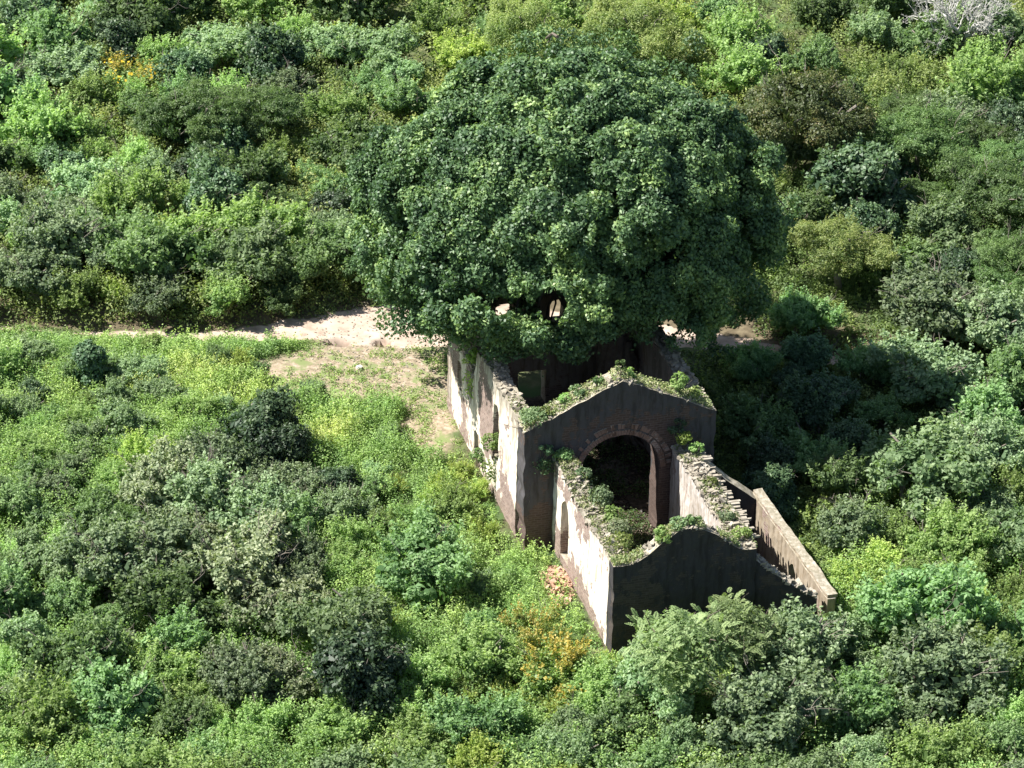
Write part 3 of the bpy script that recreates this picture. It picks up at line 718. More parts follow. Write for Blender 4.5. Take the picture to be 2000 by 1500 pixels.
# boughs of very different size set at uneven depths, so that shade pockets open between them
def fig_f(d): return 1.0 + .42 * (fbm(d[..., 0] * 1.5 + 7.3, d[..., 1] * 1.5 + 2.1, d[..., 2] * 1.5 + 4.4, 2) - .5) * 2 * .5
bd = []; bs = []
for q_ in Q0:
    sz_ = r.uniform(1.1, 2.6) if r.random() < .5 else r.uniform(.6, 1.2)
    if all(np.arccos(np.clip(np.dot(q_, b_), -1, 1)) > .074 * (sz_ + z_) for b_, z_ in zip(bd, bs)): bd.append(q_); bs.append(sz_)
C = []; cr_ = []
for b_, br_ in zip(bd, bs):
    R0 = np.array([FRx, FRy, FRz]) * (1.0 - .075 * br_) * (r.uniform(.9, 1.04) + .42 * (float(fbm(b_[0] * 3.1 + 1, b_[1] * 3.1 + 6, b_[2] * 3.1 + 2, 1)) - .5)) * float(fig_f(b_)); c0 = b_ * R0
    c0[:2] *= 1 - .2 * max(0., b_[2]) ** 1.6; c0[0] += -.7 * max(0., -b_[2]) + .7 * max(0., b_[2])
    n_ = int(17 * br_ ** 1.5) + 4; dd = unit(r.normal(size=(n_ * 3, 3))); dd = dd[(dd @ unit(b_ * np.array([1, 1, 1.3])[None])[0]) > -.25][:n_]
    C.append(c0 + dd * np.array([br_, br_, br_ * .85]) * r.uniform(.5, 1.05, len(dd))[:, None]); cr_.append(r.uniform(.28, .7, len(dd)))
print('BOUGHS', len(bd), sum(map(len, C)))
C = np.concatenate(C) + FC; cr_ = np.concatenate(cr_)
# skirts that hang low at the near-left, over the facade, and at the right
ex = []
for (px, py, z, n_, sp_) in [(820, 585, 4.2, 10, 1.3), (880, 600, 5.2, 10, 1.1), (905, 645, 6.0, 5, .6), (1010, 640, 7.0, 6, 1.0), (1060, 650, 6.6, 6, .8), (1140, 625, 6.5, 8, 1.2), (1220, 620, 6.3, 8, 1.2), (1300, 600, 5.6, 9, 1.2), (1375, 630, 4.4, 9, .9), (1370, 665, 3.6, 5, .5), (1430, 590, 5.0, 8, 1.1), (760, 480, 6.0, 8, 1.1), (1465, 440, 8.0, 9, 1.2), (1250, 120, 14, 8, 1.4), (1100, 95, 15.5, 6, 1.0)]:
    c = at(px, py, z)
    for i in range(n_): ex.append([c.x + r.normal() * sp_, c.y + r.normal() * sp_, z + r.normal() * sp_ * .5])
for i in range(30):      # low fringe hanging round the near side of the dome
    a_ = r.uniform(-3.0, -.55); c0 = FC + np.array([math.cos(a_) * FRx * r.uniform(.72, .95), math.sin(a_) * FRy * r.uniform(.6, .88), -FRz * r.uniform(.42, .62)])
    for j in range(int(r.integers(1, 5))): ex.append([c0[0] + r.normal() * .45, c0[1] + r.normal() * .45, c0[2] - j * .5])
ex = np.array(ex); C = np.concatenate([C, ex]); cr_ = np.concatenate([cr_, r.uniform(.55, .95, len(ex))])
ok = C[:, 2] > np.where((C[:, 0] < 2) & (C[:, 1] < -2.5), 7.0, 2.6); C = C[ok]; cr_ = cr_[ok]
nl = (300 * cr_ ** 2).astype(int) + 34
idx = np.repeat(np.arange(len(C)), nl)
out = unit((C - FC) / np.array([FRx, FRy, FRz]))[idx]
ld = unit(unit(r.normal(size=(len(idx), 3))) + .4 * out + np.array([0, 0, .3]))
P = C[idx] + ld * (cr_[idx] * (.42 + .66 * r.random(len(idx)) ** .7))[:, None] * r.uniform(.7, 1.3, (len(C), 3))[idx]
Nn = .5 * ld + np.array([0, 0, .4]) + .65 * r.normal(size=P.shape) + .3 * out
tone = np.clip(.4 * r.random(len(C))[idx] + .4 * r.random(len(idx)) + .45 * (fbm(P[:, 0] * .45, P[:, 1] * .45, P[:, 2] * .45) - .3), 0, 1)
Q = leaf_quads(P, Nn, .225 * r.uniform(.75, 1.25, len(C))[idx], .145 * r.uniform(.75, 1.25, len(C))[idx], r, .25)
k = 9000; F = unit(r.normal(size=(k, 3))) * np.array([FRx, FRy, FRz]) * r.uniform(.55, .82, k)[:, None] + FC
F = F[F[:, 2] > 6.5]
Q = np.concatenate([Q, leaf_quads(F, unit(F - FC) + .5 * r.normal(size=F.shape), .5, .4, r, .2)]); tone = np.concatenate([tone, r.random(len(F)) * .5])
# gaps in the foliage in front of the facade windows and over the path
cen = Q.mean(1); cp_ = np.array(cam_pos); keep = np.ones(len(cen), bool)
for (px, py, ra) in [(1078, 592, .8), (977, 600, .5), (1078, 604, .7), (1026, 735, .9), (1040, 720, .7), (1310, 640, .45), (1340, 662, .6), (1420, 655, .6), (1240, 700, 1.0), (1180, 700, .9), (1480, 665, .8)]:
    rd = np.array(ray(px, py)); rel = cen - cp_; tt = rel @ rd; dist = np.linalg.norm(rel - tt[:, None] * rd, axis=1)
    keep &= ~((dist < ra * (0.75 + .5 * vnoise(cen[:, 0] * 3, cen[:, 1] * 3, cen[:, 2] * 3))) & (r.random(len(cen)) < .97))
Q = Q[keep]; tone = tone[keep]; Q -= np.array([TX, TY, 0])
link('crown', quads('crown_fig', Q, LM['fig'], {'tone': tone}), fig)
mb = MB(); base = Vector((0, 0, -.2))
crot = Vector(FC) - Vector((TX, TY, 0))
for i in range(11):      # fused strangler stems
    a_ = i * 6.28 / 11 + r.normal() * .15; q = .75 + r.random() * .35
    limb(mb, (math.cos(a_) * q * 1.5, math.sin(a_) * q * 1.5, -.3), (math.cos(a_ + .5) * .55, math.sin(a_ + .5) * .55, 5.2 + r.random()), .34, .3, r, 6, .03, 8)
limb(mb, (0, 0, -.2), (crot.x * .1, crot.y * .1, 6.5), 1.15, .75, r, 5, .01, 12)
for i in range(15):
    a_ = i * 6.28 / 15; q = r.uniform(.45, .8)
    e = Vector((math.cos(a_) * FRx * q, math.sin(a_) * FRy * q, crot.z + r.uniform(-.5, 3.5))) + Vector((crot.x, crot.y, 0))
    P_ = limb(mb, (crot.x * .08 + r.normal() * .3, crot.y * .08 + r.normal() * .3, 5 + r.random()), e, .38, .08, r, 6, .06, 7)
    for j in range(3):
        e2 = P_[4 if j else 3] + Vector((r.normal() * 2, r.normal() * 2, r.uniform(.5, 2.5))); limb(mb, P_[3 + (j > 0)], e2, .13, .03, r, 4, .08, 5)
for q in ex[::5]:       # hanging boughs that carry the low skirts
    q = Vector(q) - Vector((TX, TY, 0)); h_ = Vector((crot.x + (q.x - crot.x) * .55, crot.y + (q.y - crot.y) * .55, max(q.z + 3.0, 8.5)))
    limb(mb, h_, q, .09, .03, r, 5, .08, 5)
link('trunk', mb.mesh('trunk_fig', BARK), fig)
mb = MB()
for i in range(26):      # roots running over the wall and the floor
    a_ = r.uniform(0, 6.28); q = r.uniform(1.6, 3.4)
    x1, y1 = math.cos(a_) * q, math.sin(a_) * q
    mb.tube([(x1 * .25, y1 * .25, 2.6), (x1 * .42, y1 * .42, 1.2), (x1 * .7, y1 * .7, .28), (x1 * 1.0 + r.normal() * .2, y1 + r.normal() * .2, .02)], [.2, .17, .12, .05], 6)
link('roots', mb.mesh('roots_fig', BARK), fig)

# ------------------------------------------------------------------ individual trees and bushes
# hand placed: species, crown centre in the photo (px, py), scale
HAND = [
 ('rusty', 1575, 210, 1.25, 'rusty-topped spreading tree right of the great fig tree, top of the dark grove'),
 ('olive', 1650, 470, 1.12, 'round yellow-olive tree standing alone between the fig tree and the dark grove'),
 ('grey', 1568, 300, 1.1, 'dull grey-green bush between the rusty-topped tree and the fig tree'),
 ('fine', 1800, 255, 1.25, 'fine-leaved flat-topped tree behind the dark grove, beside the rusty-topped tree'),
 ('fine', 1935, 365, 1.25, 'dark fine-leaved tree with a domed top above the pale bush, right of the olive tree'),
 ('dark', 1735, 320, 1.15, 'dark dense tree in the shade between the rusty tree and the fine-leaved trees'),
 ('bright', 1950, 165, 1.9, 'large bright green dome below the bare grey tree'),
 ('fine', 1975, 500, .85, 'small bright fine-leaved tree at the grove, right of the pale bush'),
 ('pale', 1850, 455, 1.35, 'pale green bush right of the yellow-olive tree'),
 ('grey', 1835, 590, 1.75, 'big grey-green dome above the shaded hollow right of the ruin'),
 ('grey', 1935, 640, 1.5, 'second grey-green dome, right of the big one above the hollow'),
 ('grey', 1810, 720, 1.4, 'lower grey-green dome at the rim of the shaded hollow'),
 ('mid', 1560, 618, .95, 'green bush on the path edge just right of the fig tree'),
 ('pale', 1800, 905, 1.75, 'large pale green dome right of the shaded hollow, sunlit on top'),
 ('mid', 1800, 1165, 1.6, 'dense green dome of leaves right of the side room corner'),
 ('bright', 1850, 1030, 1.3, 'bright bush above the dense green dome right of the side room'),
 ('feather', 1335, 1245, 1.25, 'feathery tree with long light fronds in front of the dark end gable'),
 ('feather', 1440, 1225, 1.05, 'smaller feathery tree reaching up across the dark end gable'),
 ('grey', 1555, 1255, 1.4, 'grey-green dome in front of the side room low wall'),
 ('grey', 1500, 1370, 1.5, 'grey-green bush below the dome, in front of the end gable'),
 ('pale', 1300, 1335, 1.1, 'pale bush at the foot of the feathery tree'),
 ('grey', 1860, 1310, 1.5, 'shadowy grey bush in the thicket at the lower corner right of the ruin'),
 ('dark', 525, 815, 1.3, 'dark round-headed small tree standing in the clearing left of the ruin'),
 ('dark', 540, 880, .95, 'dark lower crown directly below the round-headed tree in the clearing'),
 ('grey', 425, 890, 1.0, 'grey-green bush beside the dark round-headed tree'),
 ('purple', 310, 935, 1.25, 'dusty grey-brown bush at the upper rim of the grey thicket'),
 ('grey', 400, 960, 1.25, 'grey-green bush at the upper rim of the grey thicket below the dark tree'),
 ('grey', 210, 1090, 1.35, 'grey-green bush at the left end of the grey thicket'),
 ('grey', 330, 1060, 1.4, 'grey-green bush in the middle of the grey thicket'),
 ('purple', 470, 1090, 1.45, 'big dusty grey-brown bush in the middle of the grey thicket'),
 ('grey', 500, 1010, 1.1, 'grey-green bush just above the big dusty bush in the grey thicket'),
 ('mid', 330, 1160, 1.25, 'mid green bush at the lower rim of the grey thicket'),
 ('purple', 530, 1170, 1.1, 'dusty grey-brown bush beside the gap at the lower rim of the grey thicket'),
 ('mid', 150, 1285, 1.2, 'mid green leafy bush below the grey thicket, near the picture edge'),
 ('dark', 650, 940, .7, 'small dark tree on the slope between the clearing and the grey thicket'),
 ('grey', 670, 990, .8, 'little grey-green bush on the slope below the small dark tree'),
 ('mid', 570, 1015, .9, 'mid green bush between the grey thicket and the slope'),
 ('pale', 660, 1225, 1.3, 'pale green dome left of the yellow-brown bush, above the shady gap'),
 ('dark', 690, 1310, 1.25, 'dark bush in the shady gap below the pale dome'),
 ('grey', 480, 1310, 1.05, 'grey-green bush left of the shady gap at the bottom'),
 ('purple', 550, 1320, .95, 'grey-brown bush left of the shady gap at the bottom'),
 ('mid', 830, 1090, 1.35, 'mid green dome left of the rubble heap'),
 ('bright', 930, 1260, 1.2, 'bright leafy bush left of the yellow-brown bush'),
 ('amber', 1078, 1305, 1.1, 'yellow-brown bush at the foot of the white chancel corner'),
 ('amber', 1045, 1240, .9, 'thin yellowish bush just above the yellow-brown bush by the chancel'),
 ('amber', 250, 165, 1.3, 'bush with bright yellow blossoms high on the far slope'),
 ('fine', 380, 230, 1.15, 'fine-leaved green tree right of the yellow blossoms'),
 ('fine', 500, 205, 1.1, 'flat-topped green tree sloping down toward the fig tree on the far slope'),
 ('dark', 520, 120, 1.3, 'dark dense tree above the flat-topped one on the far slope'),
 ('dark', 430, 285, 1.2, 'dark tree in the shaded middle of the far slope'),
 ('dark', 340, 260, 1.0, 'dark tree left of the shaded middle of the far slope'),
 ('dark', 660, 405, .9, 'dark rounded tree close to the fig tree on its left side'),
 ('grey', 130, 490, 1.5, 'grey-green tree overhanging the narrow end of the path'),
 ('grey', 60, 540, 1.2, 'grey-green bush at the narrow end of the path, by the picture edge'),
 ('bright', 390, 450, 1.7, 'bright feathery-looking bush above the path, left of the fig tree'),
 ('bright', 500, 440, 1.6, 'tall bright bush above the sandy part of the path'),
 ('lime', 540, 500, 1.3, 'yellowish shrub at the bend of the path'),
 ('mid', 300, 510, 1.4, 'green bush above the shaded stretch of the path'),
 ('mid', 220, 480, 1.3, 'green bush right of the grey tree over the path'),
 ('mid', 590, 530, 1.0, 'green bush at the edge of the sandy path near the fig tree'),
 ('mid', 690, 500, 1.2, 'green bush tucked against the left side of the fig tree'),
 ('mid', 690, 300, 1.3, 'green bush at the upper left shoulder of the fig tree'),
 ('grey', 110, 140, 1.3, 'grey-green bush on the far slope left of the yellow blossoms'),
 ('grey', 560, 180, 1.0, 'grey-green bush right of the flat-topped tree on the far slope'),
 ('lime', 900, 100, 1.6, 'lime green shrub behind the top left of the fig tree'),
 ('lime', 1330, 60, 1.5, 'lime green shrub behind the top right of the fig tree'),
 ('bright', 1445, 60, 1.5, 'bright tall bush standing up behind the rusty-topped tree'),
 ('dark', 1490, 110, 1.0, 'dark bush with drooping leaves behind the rusty-topped tree'),
 ('mid', 430, 700, .5, 'low dark green bush near the path in the upper part of the clearing'),
 ('bright', 290, 668, .42, 'small bright tuft at the lower edge of the narrow path'),
 ('pale', 50, 690, .75, 'pale bush at the very start of the path by the picture edge'),
 ('dark', 60, 760, .6, 'dark bush beside the red flower in the clearing'),
 ('mid', 500, 725, .45, 'small green bush in the clearing toward the bare yard'),
 ('pale', 610, 760, .42, 'small pale bush bordering the bare yard'),
 ('bright', 690, 800, .42, 'small bright bush at the lower tip of the bare yard'),
 ('pale', 765, 840, .45, 'pale low bush between the bare yard and the long side wall'),
]
zoff = {'rusty': 4.4, 'olive': 3.2, 'fine': 3.2, 'feather': 3.4, 'dark': 1.9, 'lime': 1.1, 'amber': 1.1}
def place(sp, px, py, sc, zone=None, label=None):
    z = zoff.get(sp, 1.6) * sc
    p = at(px, py, z)
    if inside(p.x, p.y, .5): return None
    if path_d(np.array([p.x]), np.array([p.y]))[0] < PROTO[sp][0][3] * sc * .35:
        sg = 1 if p.y > np.interp(p.x, PX, PY) else -1; p.y = float(np.interp(p.x, PX, PY) + sg * (np.interp(p.x, PX, PW) + PROTO[sp][0][3] * sc * .5))
    return plant(sp, p.x, p.y, sc, zone, label=label)
for sp, px, py, sc, lb in HAND:
    e = place(sp, px, py, sc, 'hand', lb)
    if e is None: print('HAND BLOCKED', sp, px, py)

# zones: name, rect in the photo, species weights, scale range, spacing, phrase, max number
ZONES = [
 ('top_a', (-120, -40, 430, 110), dict(dark=1.5, mid=3, bright=3, pale=2, fine=1), (1.0, 1.6), 1.8, 'above the yellow blossoms', 15),
 ('top_b', (430, -40, 900, 110), dict(bright=4, lime=2, mid=3, pale=1.5), (1.0, 1.6), 1.9, 'high on the far slope', 14),
 ('top_c', (900, -50, 1430, 70), dict(lime=2.5, bright=4, olive=.6, mid=2), (1., 1.6), 1.9, 'behind the fig tree top', 14),
 ('top_d', (1430, -40, 2120, 150), dict(lime=1.5, bright=4, pale=2, mid=2.5, olive=.4), (1., 1.5), 1.8, 'near the bare tree', 17),
 ('sl_a', (-120, 110, 300, 400), dict(mid=4, grey=1.5, dark=1, bright=4, pale=2), (1.0, 1.5), 1.7, 'below the yellow blossoms', 24),
 ('sl_b', (300, 110, 560, 400), dict(dark=2, grey=1.5, mid=3, bright=2, pale=1), (1.0, 1.5), 1.7, 'on the shaded far slope', 14),
 ('sl_c', (560, 90, 800, 420), dict(lime=2, pale=2, bright=2, mid=2, grey=1, dark=1), (.75, 1.15), 1.8, 'beside the fig crown', 13),
 ('bank', (-100, 400, 700, 605), dict(mid=3, grey=2, bright=3, pale=1, lime=1), (.85, 1.2), 1.5, 'in the row behind the path', 26),
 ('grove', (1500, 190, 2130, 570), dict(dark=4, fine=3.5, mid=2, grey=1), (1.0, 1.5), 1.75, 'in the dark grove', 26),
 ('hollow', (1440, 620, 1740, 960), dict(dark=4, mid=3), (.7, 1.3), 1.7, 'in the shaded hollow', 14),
 ('rim', (1740, 560, 2120, 880), dict(grey=3, pale=2, mid=3), (1.1, 1.6), 1.9, 'on the hollow rim', 14),
 ('east', (1660, 900, 2120, 1240), dict(mid=3, bright=3, pale=2.5, lime=.6, grey=1), (.75, 1.25), 1.7, 'beyond the side room', 24),
 ('front', (1200, 1290, 1700, 1560), dict(grey=3, mid=3, pale=2.5, bright=1.5), (.8, 1.2), 1.75, 'in front of the end gable', 18),
 ('corner', (1700, 1240, 2120, 1560), dict(grey=2, mid=3, bright=3, pale=2, dark=.7), (.8, 1.2), 1.75, 'in the near corner', 18),
 ('behind', (780, 160, 1480, 560), dict(mid=3, bright=3, lime=1.5, dark=1), (.9, 1.4), 2.0, 'hidden behind the fig tree', 16),
 ('clear_a', (-80, 690, 570, 900), dict(mid=2, bright=4, lime=4, pale=3), (.45, .85), 1.2, 'in the sunny clearing', 40),
 ('thick', (-100, 860, 340, 1260), dict(mid=3, grey=1.2, bright=3, dark=.6, pale=1.5), (.7, 1.05), 1.6, 'beside the grey thicket', 22),
 ('thick2', (340, 930, 620, 1200), dict(purple=1.5, grey=4, mid=1.5), (.7, 1.0), 1.5, 'inside the grey thicket', 12),
 ('slope', (620, 880, 960, 1240), dict(mid=2, bright=3, pale=2, lime=1.5), (.4, .8), 1.5, 'left of the chancel', 18),
 ('low_a', (-100, 1240, 420, 1560), dict(mid=2, bright=4, pale=1.5, lime=.6), (.75, 1.15), 1.65, 'at the bottom corner', 20),
 ('low_b', (420, 1300, 820, 1560), dict(bright=4, pale=1.5, mid=1), (.75, 1.1), 1.65, 'under the shady gap', 15),
 ('low_c', (820, 1290, 1210, 1560), dict(bright=4, lime=1.5, mid=1, pale=1), (.7, 1.05), 1.55, 'below the yellow-brown bush', 16),
]
for name, (x0, y0, x1, y1), spw, (s0, s1), gap, phrase, nmax in ZONES:
    n = 0; sps = list(spw); wts = np.array([spw[k] for k in sps], float); wts /= wts.sum()
    for t in range(900):
        if n >= nmax: break
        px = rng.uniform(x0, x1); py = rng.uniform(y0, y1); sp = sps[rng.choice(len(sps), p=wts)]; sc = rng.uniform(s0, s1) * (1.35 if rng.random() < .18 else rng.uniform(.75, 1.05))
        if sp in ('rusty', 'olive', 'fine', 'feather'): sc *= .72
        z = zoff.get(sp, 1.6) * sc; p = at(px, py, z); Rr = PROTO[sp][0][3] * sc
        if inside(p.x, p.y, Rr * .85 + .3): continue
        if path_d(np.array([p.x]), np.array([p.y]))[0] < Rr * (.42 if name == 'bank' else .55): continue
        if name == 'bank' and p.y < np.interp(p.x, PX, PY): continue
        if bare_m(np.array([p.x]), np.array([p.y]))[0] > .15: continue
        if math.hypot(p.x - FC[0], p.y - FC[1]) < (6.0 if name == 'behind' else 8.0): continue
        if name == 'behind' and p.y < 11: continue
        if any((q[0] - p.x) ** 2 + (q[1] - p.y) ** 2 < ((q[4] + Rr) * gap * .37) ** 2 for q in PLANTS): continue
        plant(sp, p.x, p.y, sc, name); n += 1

# labels that single each one out: by rank of size or order among its look-alikes in the same place
ORD = ['', 'first', 'second', 'third', 'fourth', 'fifth', 'sixth', 'seventh', 'eighth', 'ninth', 'tenth']
for z in ZONES:
    name, phrase = z[0], z[5]
    for sp in SPEC:
        L0 = sorted([q for q in PLANTS if q[5] == name and q[3] == sp], key=lambda q: pix((q[0], q[1], q[6] * .6))[0])
        adj, noun = SPEC[sp][1], SPEC[sp][2]
        if not L0: continue
        if len(L0) == 1: L0[0][2]['label'] = f'the only {adj} {noun} {phrase}'
        elif len(L0) == 2:
            a_, b_ = sorted(L0, key=lambda q: -q[4]); a_[2]['label'] = f'larger {adj} {noun} {phrase}'; b_[2]['label'] = f'smaller {adj} {noun} {phrase}'
        else:
            for i, q in enumerate(L0): q[2]['label'] = f'{ORD[min(i + 1, 10)]} {adj} {noun} from the left {phrase}'
for q in PLANTS:
    ad, no = SPEC[q[3]][1], SPEC[q[3]][2]
    q[2]['group'] = f'{ad} {no}s' + {'hand': '', }.get(q[5], '')
print('PLANTS', len(PLANTS))

# yellow blossoms on the far bush, red flower in the clearing
r = np.random.default_rng(31)
for q in PLANTS:
    if q[5] == 'hand' and 'blossoms' in q[2]['label'] and q[3] == 'amber':
        d = unit(r.normal(size=(1500, 3))); d = d[d[:, 2] > .0][:300]
        d = d[fbm(d[:, 0] * 2.5, d[:, 1] * 2.5, d[:, 2] * 2.5 + 8) > .52]
        Q = leaf_quads(d * np.array([1.9, 1.9, 1.35]) + np.array([0, 0, .95]), d + .4 * r.normal(size=d.shape), .18, .14, r)
        link('blossoms', quads('blossoms', Q, PETAL), q[2])
c = at(72, 768, .7)
Q = leaf_quads(r.normal(size=(26, 3)) * .09, r.normal(size=(26, 3)), .16, .1, r)
fl = bpy.data.objects.new('red_flower', None); COL.objects.link(fl); fl.location = (c.x, c.y, 0)
o = link('blossom', quads('blossom', Q + np.array([0, 0, .75]), PETALR), fl)
mb = MB(); mb.tube([(0, 0, 0), (.03, .02, .4), (0, 0, .75)], [.02, .015, .01], 5); link('stem', mb.mesh('stem', BARK), fl)
tag(fl, 'small red flower head on a stalk in the clearing undergrowth', 'flower')

# leafy column: creeper over a stump in the clearing
c = at(178, 770)
e = bpy.data.objects.new('creeper_covered_stump', None); COL.objects.link(e); e.location = (c.x, c.y, 0); e.scale = (1.4, 1.4, 1.6)
r = np.random.default_rng(41); Q, t = crown(r, .62, .62, 1.1, 60, .26, 70, .15, .1, bottom=-.9, lump=.12, squash=.6); Q[..., 2] += .95
link('creeper', quads('creeper', Q, LM['dark'], {'tone': t * .7 + .15}), e)
mb = MB(); mb.tube([(0, 0, -.1), (0, 0, 1.0), (.05, 0, 1.7)], [.3, .24, .15], 9); link('trunk', mb.mesh('stump', BARK), e)
tag(e, 'short dark column of creeper over a stump in the sunny clearing', 'stump')

# bare grey tree on the far slope
c = at(1868, 135); r = np.random.default_rng(51)
e = bpy.data.objects.new('bare_tree', None); COL.objects.link(e); e.location = (c.x, c.y, -.1); e.scale = (1.45, 1.45, 1.5)
mb = MB(); mb2 = MB()
limb(mb, (0, 0, 0), (.1, 0, 1.3), .2, .16, r, 4, .03, 8)
def branch(p, d, ln, ra, dep):
    q = Vector(p) + Vector(d).normalized() * ln
    P_ = limb(mb if dep < 2 else mb2, p, q, ra, ra * .6, r, 4, .14, 5 if dep < 3 else 3)
    if dep >= 6: return
    for k_ in range(3 if dep < 5 else 2):
        nd = Vector(d).normalized() + Vector(r.normal(size=3)) * .55 + Vector((0, 0, .12)); branch(P_[2 + int(r.integers(0, 3))], nd, ln * r.uniform(.62, .85), ra * .58, dep + 1)
for i in range(6):
    a_ = i * 1.05; branch((.1, 0, 1.2), (math.cos(a_) * .75, math.sin(a_) * .75, 1.0), 1.25, .11, 1)
link('trunk', mb.mesh('trunk_bare', BARKG), e); link('twigs', mb2.mesh('twigs_bare', BARKG), e)
tag(e, 'leafless pale grey tree on the far slope', 'tree')

# ------------------------------------------------------------------ growth on and against the walls
def ruin_w(u, v, z):
    x, y = wxy(u, v); return x, y, z
def tuft(u, v, z, h, rr, mat, label, seed, n=420, kind='shrub', trail=0.):
    r = np.random.default_rng(seed); x, y, z = ruin_w(u, v, z)
    e = bpy.data.objects.new('wall_plant', None); COL.objects.link(e); e.location = (x, y, z)
    Q, t = crown(r, rr, rr, h * .5, max(6, n // 32), rr * .35, 32, .14, .09, bottom=-.9, lump=.45, fill=0); Q[..., 2] += h * .55
    if trail:
        m_ = 240; s = r.random(m_); P = np.stack([r.normal(size=m_) * rr * .5, r.normal(size=m_) * .12, -s * trail], 1)
        Q2 = leaf_quads(P, r.normal(size=P.shape) + np.array([0, 0, .4]), .15, .1, r); Q = np.concatenate([Q, Q2]); t = np.concatenate([t, r.random(m_)])
    link('leaves', quads('leaves', Q, LM[mat], {'tone': t}), e)
    mb = MB()
    for i in range(5):
        limb(mb, (r.normal() * .04, r.normal() * .04, -.15), (r.normal() * rr * .5, r.normal() * rr * .5, h * r.uniform(.5, .9)), .022, .008, r, 3, .1, 4)
    link('stems', mb.mesh('stems', BARK), e)
    e['label'] = label; e['category'] = 'plant'; e['group'] = 'plants growing on the ruin walls'
    return e
tuft(4.95, .5, 9.0, .9, .3, 'mid', 'slim upright plant on the peak of the arched gable', 1, 160)
tuft(5.6, .6, 8.7, .5, .4, 'bright', 'low plant just right of the peak of the arched gable', 2, 200)
tuft(3.9, .7, 8.5, .6, .3, 'mid', 'thin plant just left of the peak of the arched gable', 3, 150)
tuft(2.9, .7, 8.0, .6, .5, 'pale', 'tuft halfway up the left slope of the arched gable', 4, 280)
tuft(2.2, .7, 7.7, .5, .4, 'bright', 'small tuft below the halfway tuft on the left gable slope', 5, 240)
tuft(.55, .55, 6.75, .9, .85, 'pale', 'broad pale bush on the left corner of the arched gable', 6, 900)
tuft(1.4, .6, 7.1, .6, .55, 'olive', 'low bush next to the corner bush on the arched gable', 7, 400)
tuft(8.1, .7, 7.5, 1.1, .55, 'bright', 'bright upright bush on the right slope of the arched gable', 8, 520)
tuft(9.0, .9, 7.0, .5, .6, 'olive', 'low yellowish tuft near the right corner of the arched gable', 9, 380)
tuft(8.0, -.6, 5.2, .9, .5, 'lime', 'bright leafy sprout at the gable end of the jutting-stone wall', 10, 420)
tuft(8.5, -1.2, 5.1, .5, .45, 'bright', 'low sprout on the jutting-stone wall near the gable', 11, 300)
tuft(7.75, -.25, 5.6, 1.0, .5, 'dark', 'dark plant hanging on the arched gable above the jutting-stone wall', 12, 380)
tuft(1.0, -.12, 5.2, .8, .5, 'dark', 'dark ivy tuft on the arched gable left of the arch', 13, 400, trail=.8)
tuft(1.9, -.35, 4.9, .8, .65, 'mid', 'dark leafy plant in the corner where the chancel wall meets the gable', 14, 560)
tuft(2.45, -2.0, 4.9, .6, .45, 'grey', 'grey plant on the chancel wall just past the gable corner', 15, 360, trail=.7)
tuft(2.5, -4.6, 4.8, 1.1, .75, 'grey', 'tall grey-green bush on the chancel wall above the pointed opening', 16, 900)
tuft(2.75, -6.0, 4.6, 1.0, .65, 'bright', 'bright leafy bush leaning inward from the chancel wall', 17, 640, trail=.6)
tuft(2.6, -7.3, 4.7, .9, .8, 'purple', 'dry grey bush on the chancel wall toward the end gable', 18, 800)
tuft(2.4, -8.5, 4.8, .7, .75, 'olive', 'low yellowish bush at the chancel corner by the end gable', 19, 600)
tuft(4.0, -9.7, 5.6, .9, .55, 'bright', 'bright plant behind the left slope of the end gable', 20, 460)
tuft(4.7, -9.6, 6.2, .6, .5, 'pale', 'pale plant just left of the peak of the end gable', 21, 400)
tuft(5.5, -9.7, 6.4, .4, .5, 'mid', 'flat creeper right on the peak of the end gable', 22, 300)
tuft(8.2, -4.2, 5.0, .35, .5, 'olive', 'low moss-like tuft midway along the jutting-stone wall', 23, 240)
tuft(8.0, -7.4, 5.0, .4, .6, 'grey', 'grey tuft toward the near end of the jutting-stone wall', 24, 320)
tuft(8.2, -9.0, 4.95, .4, .6, 'olive', 'yellowish tuft at the near end of the jutting-stone wall', 25, 320)
tuft(-.05, 9.9, 4.9, 1.4, .45, 'lime', 'bright creeper hanging in the breach of the long side wall', 26, 420, trail=1.6)
tuft(-.15, 5.3, 2.4, 1.6, .6, 'bright', 'green climber in the tall window of the long side wall', 27, 700, trail=1.4)
tuft(-.2, 7.6, .6, 1.0, .5, 'mid', 'small climber on the foot of the long side wall', 28, 380)

# moss and weeds along the wall tops
def topweeds(segs, seed, label):
    r = np.random.default_rng(seed); Qs = []; T_ = []
    for (u0, v0, u1, v1, zf, wdt, n, ln) in segs:
        s = r.random(n); dens = fbm(s * 9 + u0, s * 0 + v0, .4) > .42; s = s[dens]; n = len(s)
        t = r.uniform(0, 1, n)
        du, dv = u1 - u0, v1 - v0; l = math.hypot(du, dv); nu, nv_ = -dv / l, du / l
        U = u0 + du * s + nu * wdt * t; V_ = v0 + dv * s + nv_ * wdt * t
        Z = np.array([zf(q * l) for q in s]) + .03 + r.random(n) ** 1.6 * ln
        X = O2[0] + A2[0] * U + B2[0] * V_; Y = O2[1] + A2[1] * U + B2[1] * V_
        Qs.append(leaf_quads(np.stack([X, Y, Z], 1), r.normal(size=(n, 3)) * .6 + np.array([0, 0, .6]), .13, .07, r)); T_.append(r.random(n))
    o = link('wall_top_weeds', quads('wall_top_weeds', np.concatenate(Qs), WT, {'tone': np.concatenate(T_), 'kind': np.concatenate(T_)}))
    tag(o, label, 'weeds', kind='stuff')
WT = leafmat('leaf_weeds', [(0, (.09, .13, .05)), (.5, (.20, .25, .10)), (1, (.36, .36, .19))], .3)
